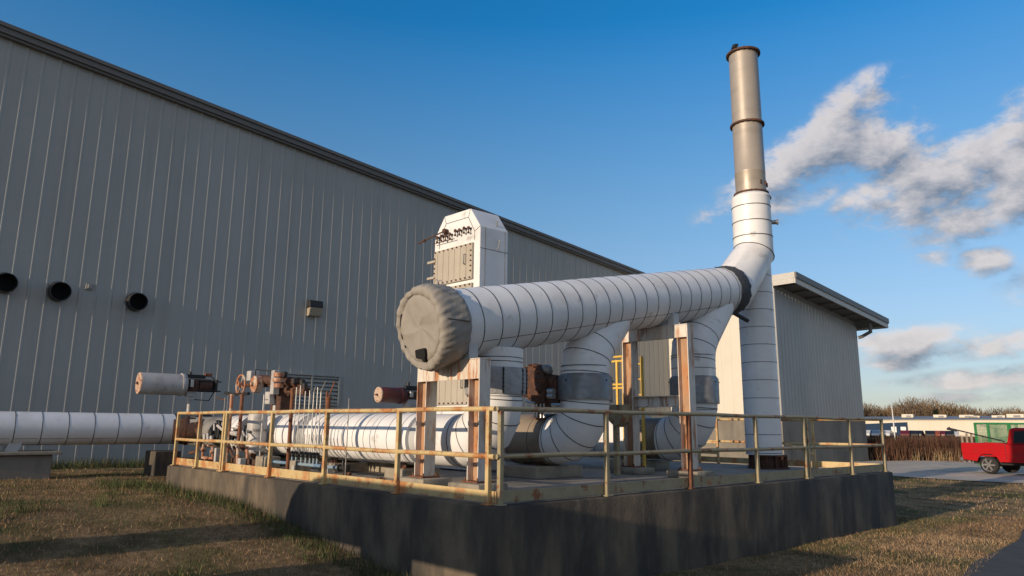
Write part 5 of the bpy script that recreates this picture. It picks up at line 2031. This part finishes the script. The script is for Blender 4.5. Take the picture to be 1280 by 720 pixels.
for (u, w, h) in ((1112, 3.0, 0.95), (1162, 3.2, 0.8), (1201, 3.4, 0.75), (1212, 2.6, 0.5), (1246, 3.0, 0.6), (1269, 3.8, 0.95)):
    s = (far_pt(u, 520, 190) - fL).dot(fdir)
    mb = MB()
    zz = HW + 0.65
    mb.box(F(s, -14, zz + h / 2), (w, 2.4, h), (fdir, fn, Z), 0, 0.03)
    mb.box(F(s + w * 0.1, -12.75, zz + h * .4), (w * .4, 0.1, h * .5), (fdir, fn, Z), 1)
    mb.build('roof_unit', [M['cream'], M['roof_grey']], fb, smooth=0)
for s in (sblue * .78, sblue * .93):
    mb = MB()
    mb.box(F(s, 0.25, 1.6), (1.3, 0.1, 1.5), (fdir, fn, Z))
    mb.build('wall_sign', M['white'], fb, smooth=0)

# parked cars in front of it
car_cols = [((0.02, 0.02, 0.022), 'black'), ((0.12, 0.015, 0.02), 'dark red'), ((0.45, 0.46, 0.47), 'silver'), ((0.6, 0.6, 0.58), 'white'), ((0.05, 0.09, 0.16), 'blue'), ((0.25, 0.06, 0.03), 'rust red')]
order = [2, 4, 3, 2, 1, 0, 0, 0, 5, 1, 0, 2]
us = [1085, 1095, 1101, 1110, 1132, 1143, 1149, 1163, 1170, 1178, 1187, 1193]
car_mats = [mat('car_paint', c, 0.3, fine=0.03) for c, _ in car_cols]
wherec = ['leftmost in the row beside the blue wall', 'second from left before the blue wall', 'third from left before the blue wall', 'just left of the white pole', 'before the corner of the blue wall',
          'just right of the blue wall corner', 'next to the first black one before the cream wall', 'mid row before the cream wall', 'beside the mid row black car', 'right of the rust red car', 'second from right in the row', 'rightmost in the row near the cage']
for i, (u, ci) in enumerate(zip(us, order)):
    c = far_pt(u, 548, 150)
    t_ = thing('parked_car', '%s car parked across the field, %s' % (car_cols[ci][1], wherec[i]), 'car', (c.x, c.y, 0), 'cars parked before the distant warehouse')
    ax = Vector((0.5, 0.86, 0)) if i % 3 else Vector((0.62, 0.78, 0))
    sd_ = Vector((ax.y, -ax.x, 0))
    base = Vector((c.x, c.y, 0))
    prof_ = [(-2.2, 0.35), (-2.2, 0.9), (-1.7, 1.0), (-1.2, 1.5), (0.4, 1.52), (1.1, 1.0), (2.1, 0.85), (2.2, 0.35)]
    mb = MB()
    mb.prism([base + ax * x + Z * z - sd_ * 0.85 for x, z in prof_], sd_ * 1.7, 0, 0.08, 1)
    mb.build('body', car_mats[ci], t_, smooth=30)
    mb = MB()
    mb.prism([base + ax * x + Z * z - sd_ * 0.87 for x, z in ((-1.35, 1.03), (-1.05, 1.42), (0.3, 1.44), (0.85, 1.03))], sd_ * 1.74)
    mb.build('windows', M['glass'], t_, smooth=0)
    for wx in (-1.35, 1.35):
        for e in (-0.88, 0.68):
            mb = MB()
            mb.lathe(base + ax * wx + sd_ * e + Z * 0.33, sd_, [(0, 0.1), (0, 0.33), (0.2, 0.33), (0.2, 0.1)], 14)
            mb.build('wheel', M['tyre'], t_)

pc = far_pt(1119, 549, 95)
mb = MB()
mb.sweep([Vector((pc.x, pc.y, -0.2)), Vector((pc.x - .02, pc.y, 3.0)), Vector((pc.x - .06, pc.y, 4.75))], [0.09, 0.08, 0.055], 12)
mb.lathe(Vector((pc.x, pc.y, 0)), Z, [(0, 0.2), (0.08, 0.2), (0.1, 0.1)], 12)
tag(mb.build('white_pole', M['white'], None), 'slim white pole rising in front of the far blue wall', 'pole')

# winter tree line
def tree_line(n_tree, dist, name, label):
    vs, cs = [], []
    for k in range(n_tree):
        u = 1040 + 480 * k / n_tree + rr_.uniform(-6, 6)
        D = dist + rr_.uniform(-25, 35)
        p = far_pt(u, 545, D)
        H = D * (25 + 5 * sin(u * 0.05) + 8 * sin(u * 0.017 + 1) + rr_.uniform(-6, 5)) / F_PX + 1.8
        tone = np.array(rr_.choice([(0.17, 0.115, 0.065), (0.14, 0.095, 0.06), (0.20, 0.135, 0.07), (0.12, 0.085, 0.06)]))
        R = H * rr_.uniform(0.30, 0.42)
        m_ = 520
        th = RNG.uniform(0, 2 * pi, m_)
        ph = RNG.uniform(-1, 1, m_)
        rad = RNG.uniform(0.15, 1, m_) ** 0.6
        cx_ = p.x + np.cos(th) * np.sqrt(1 - ph ** 2) * rad * R
        cy_ = p.y + np.sin(th) * np.sqrt(1 - ph ** 2) * rad * R
        cz_ = H * 0.55 + ph * rad * H * 0.45
        L = RNG.uniform(0.6, 2.2, m_)
        w = RNG.uniform(0.05, 0.22, m_)
        dx = np.cos(th) * RNG.uniform(0, 0.7, m_) * L
        dy = np.sin(th) * RNG.uniform(0, 0.7, m_) * L
        th2 = RNG.uniform(0, 2 * pi, m_)
        v = np.zeros((m_, 3, 3), np.float32)
        v[:, 0] = np.stack([cx_ - np.cos(th2) * w, cy_ - np.sin(th2) * w, cz_], 1)
        v[:, 1] = np.stack([cx_ + np.cos(th2) * w, cy_ + np.sin(th2) * w, cz_], 1)
        v[:, 2] = np.stack([cx_ + dx, cy_ + dy, cz_ + L], 1)
        vs.append(v.reshape(-1, 3))
        cs.append(tone[None, :] * RNG.uniform(0.7, 1.3, (m_, 1)))
        # trunk as a few slender blades
        v = np.zeros((6, 3, 3), np.float32)
        for q in range(6):
            a_ = pi * q / 6
            v[q, 0] = (p.x - cos(a_) * 0.25, p.y - sin(a_) * 0.25, -0.5)
            v[q, 1] = (p.x + cos(a_) * 0.25, p.y + sin(a_) * 0.25, -0.5)
            v[q, 2] = (p.x + rr_.uniform(-1, 1), p.y + rr_.uniform(-1, 1), H * 0.85)
        vs.append(v.reshape(-1, 3))
        cs.append(np.repeat(np.array([[0.12, 0.09, 0.07]]), 6, 0))
    o_ = raw_mesh(name, np.concatenate(vs), 3, M['tint'], col=np.concatenate(cs))
    return tag(o_, label, 'trees', kind='stuff')


tree_line(120, 330, 'tree_line', 'bare brown winter woods along the horizon')
# one dark evergreen rising above the roof
ep = far_pt(1172, 540, 290)
ev = thing('evergreen_tree', 'single dark evergreen standing out of the bare brown woods', 'tree', (ep.x, ep.y, 0))
mb = MB()
mb.tube(Vector((ep.x, ep.y, -0.3)), Vector((ep.x, ep.y, 7)), 0.3, 8, 0, 0.08)
mb.build('trunk', M['wood'], ev)
m_ = 900
hh = RNG.uniform(0, 1, m_)
th = RNG.uniform(0, 2 * pi, m_)
rad = (1 - hh * 0.75) * 2.0 * RNG.uniform(0.3, 1, m_) * np.where(hh < 0.15, 0.7, 1)
cx_, cy_, cz_ = ep.x + np.cos(th) * rad, ep.y + np.sin(th) * rad, 2.0 + hh * 7.4
v = np.zeros((m_, 3, 3), np.float32)
th2 = RNG.uniform(0, 2 * pi, m_)
v[:, 0] = np.stack([cx_ - np.cos(th2) * .3, cy_ - np.sin(th2) * .3, cz_], 1)
v[:, 1] = np.stack([cx_ + np.cos(th2) * .3, cy_ + np.sin(th2) * .3, cz_ + .1], 1)
v[:, 2] = np.stack([cx_ + np.cos(th) * .7, cy_ + np.sin(th) * .7, cz_ + RNG.uniform(-.3, .6, m_)], 1)
raw_mesh('crown', v.reshape(-1, 3) - np.array([[ep.x, ep.y, 0]]), 3, M['tint'], col=np.array([[0.035, 0.045, 0.025]]) * RNG.uniform(.6, 1.4, (m_, 1)), parent=ev)

# ================================================================== GRASS
def lawn_keep(x, y):
    a, b = ab_np(x, y)
    ok = ~((a > -0.1) & (a < DA + 0.05) & (b > -0.1) & (b < DB + 0.05))
    s = (x - W0.x) * WW.x + (y - W0.y) * WW.y
    n_ = (x - W0.x) * WN.x + (y - W0.y) * WN.y
    ok &= ~((n_ < 0.0) & (s < S_END + 12))
    ok &= ~(((x - 11.5) * 0.804 + (y - 34.2) * 0.594 > -0.1) & (y < 43.6) & (x > 9))
    # dark strip
    q1 = (x - 5.9) * 0.747 - (y - 9.65) * 0.665
    ok &= ~((q1 > 0.05) & (q1 < 4.5) & (y < 23))
    # inside the widened view only
    ok &= (y > 3.0) & (np.abs(x) < 0.95 * y + 2.5)
    return ok


def patch(x, y):
    return (np.sin(x * 0.9 + 1.7 * np.sin(y * 0.6)) + np.sin(y * 1.3 + 0.8 * np.sin(x * 1.1)) + 0.7 * np.sin(x * 2.7 + y * 2.1))


STRAW = [(0.50, 0.35, 0.20), (0.42, 0.27, 0.145), (0.33, 0.20, 0.105), (0.085, 0.11, 0.035), (0.06, 0.085, 0.028), (0.19, 0.115, 0.06)]


def lawn_col(x, y):
    g = patch(x, y)
    a, b = ab_np(x, y)
    n_ = (x - W0.x) * WN.x + (y - W0.y) * WN.y
    dk = patch(x * 0.6 + 2, y * 0.8 - 1)
    green = (g > 0.85) & (RNG.random(len(x)) < 0.6)
    green = green | ((b > -0.8) & (b < 0) & (a > 1) & (RNG.random(len(x)) < 0.75)) | ((n_ < 2.6) & (RNG.random(len(x)) < 0.65)) | ((a < 0) & (a > -0.9) & (b > 0) & (RNG.random(len(x)) < 0.5)) | ((y > 20) & (x > 8) & (RNG.random(len(x)) < 0.55))
    green &= RNG.random(len(x)) < 0.8
    ci = RNG.choice(3, len(x), p=[0.35, 0.4, 0.25])
    left = (b < 1) & (a > -1.5)
    ci = np.where(((dk > 0.2) | left) & (RNG.random(len(x)) < 0.6), 5, ci)  # left lawn browned: its partial shade put into the blade colour
    green = green | (left & (RNG.random(len(x)) < 0.26))
    return np.where(green, 3 + (RNG.random(len(x)) < 0.5), ci)


o = blades(420000, -16, 14, 3, 16, ground_z, 0.015, 0.06, 0.003, 0.008, 1.6, STRAW, lawn_col, 'dry_lawn_grass', M['tint'], keep=lawn_keep)
tag(o, 'short dry winter grass with green patches on the near lawn', 'grass', kind='stuff')
o = blades(160000, -16, 40, 14, 44, ground_z, 0.03, 0.09, 0.006, 0.016, 1.2, STRAW, lawn_col, 'far_lawn_grass', M['tint'], keep=lawn_keep)
tag(o, 'dry and green grass further off beside the road and buildings', 'grass', kind='stuff')
o = blades(14000, -14, -1, 6, 15.5, ground_z, 0.06, 0.24, 0.006, 0.014, 0.7, [(0.06, 0.085, 0.028), (0.045, 0.065, 0.02), (0.10, 0.10, 0.04)], [3, 3, 1], 'green_tufts', M['tint'],
           keep=lambda x, y: lawn_keep(x, y) & (patch(x + 3, y + 5) > 0.6), clump=(230, 0.16))
tag(o, 'taller green grass tufts scattered over the left lawn', 'grass', kind='stuff')


def edge_keep(x, y):
    a, b = ab_np(x, y)
    return lawn_keep(x, y) & (b > -0.55) & (b < -0.06) & (a > 0.8) & (a < 10.5)


o = blades(60000, -10, 0, 7, 16, ground_z, 0.04, 0.18, 0.006, 0.014, 0.6, [(0.06, 0.085, 0.028), (0.045, 0.065, 0.02), (0.16, 0.11, 0.06)], [3, 3, 2], 'edge_grass', M['tint'], keep=edge_keep)
tag(o, 'longer green grass growing along the foot of the concrete platform', 'grass', kind='stuff')


def wall_keep(x, y):
    n_ = (x - W0.x) * WN.x + (y - W0.y) * WN.y
    a, b = ab_np(x, y)
    return (n_ > 0.05) & (n_ < 1.7) & lawn_keep(x, y) & (a > 9.8)


o = blades(40000, -17, -4, 15, 26, ground_z, 0.08, 0.32, 0.008, 0.02, 0.6, [(0.05, 0.075, 0.025), (0.04, 0.055, 0.02), (0.13, 0.10, 0.05)], [3, 3, 2], 'wall_weeds', M['tint'], keep=wall_keep)
tag(o, 'ragged green weeds along the foot of the ribbed warehouse wall', 'weeds', kind='stuff')
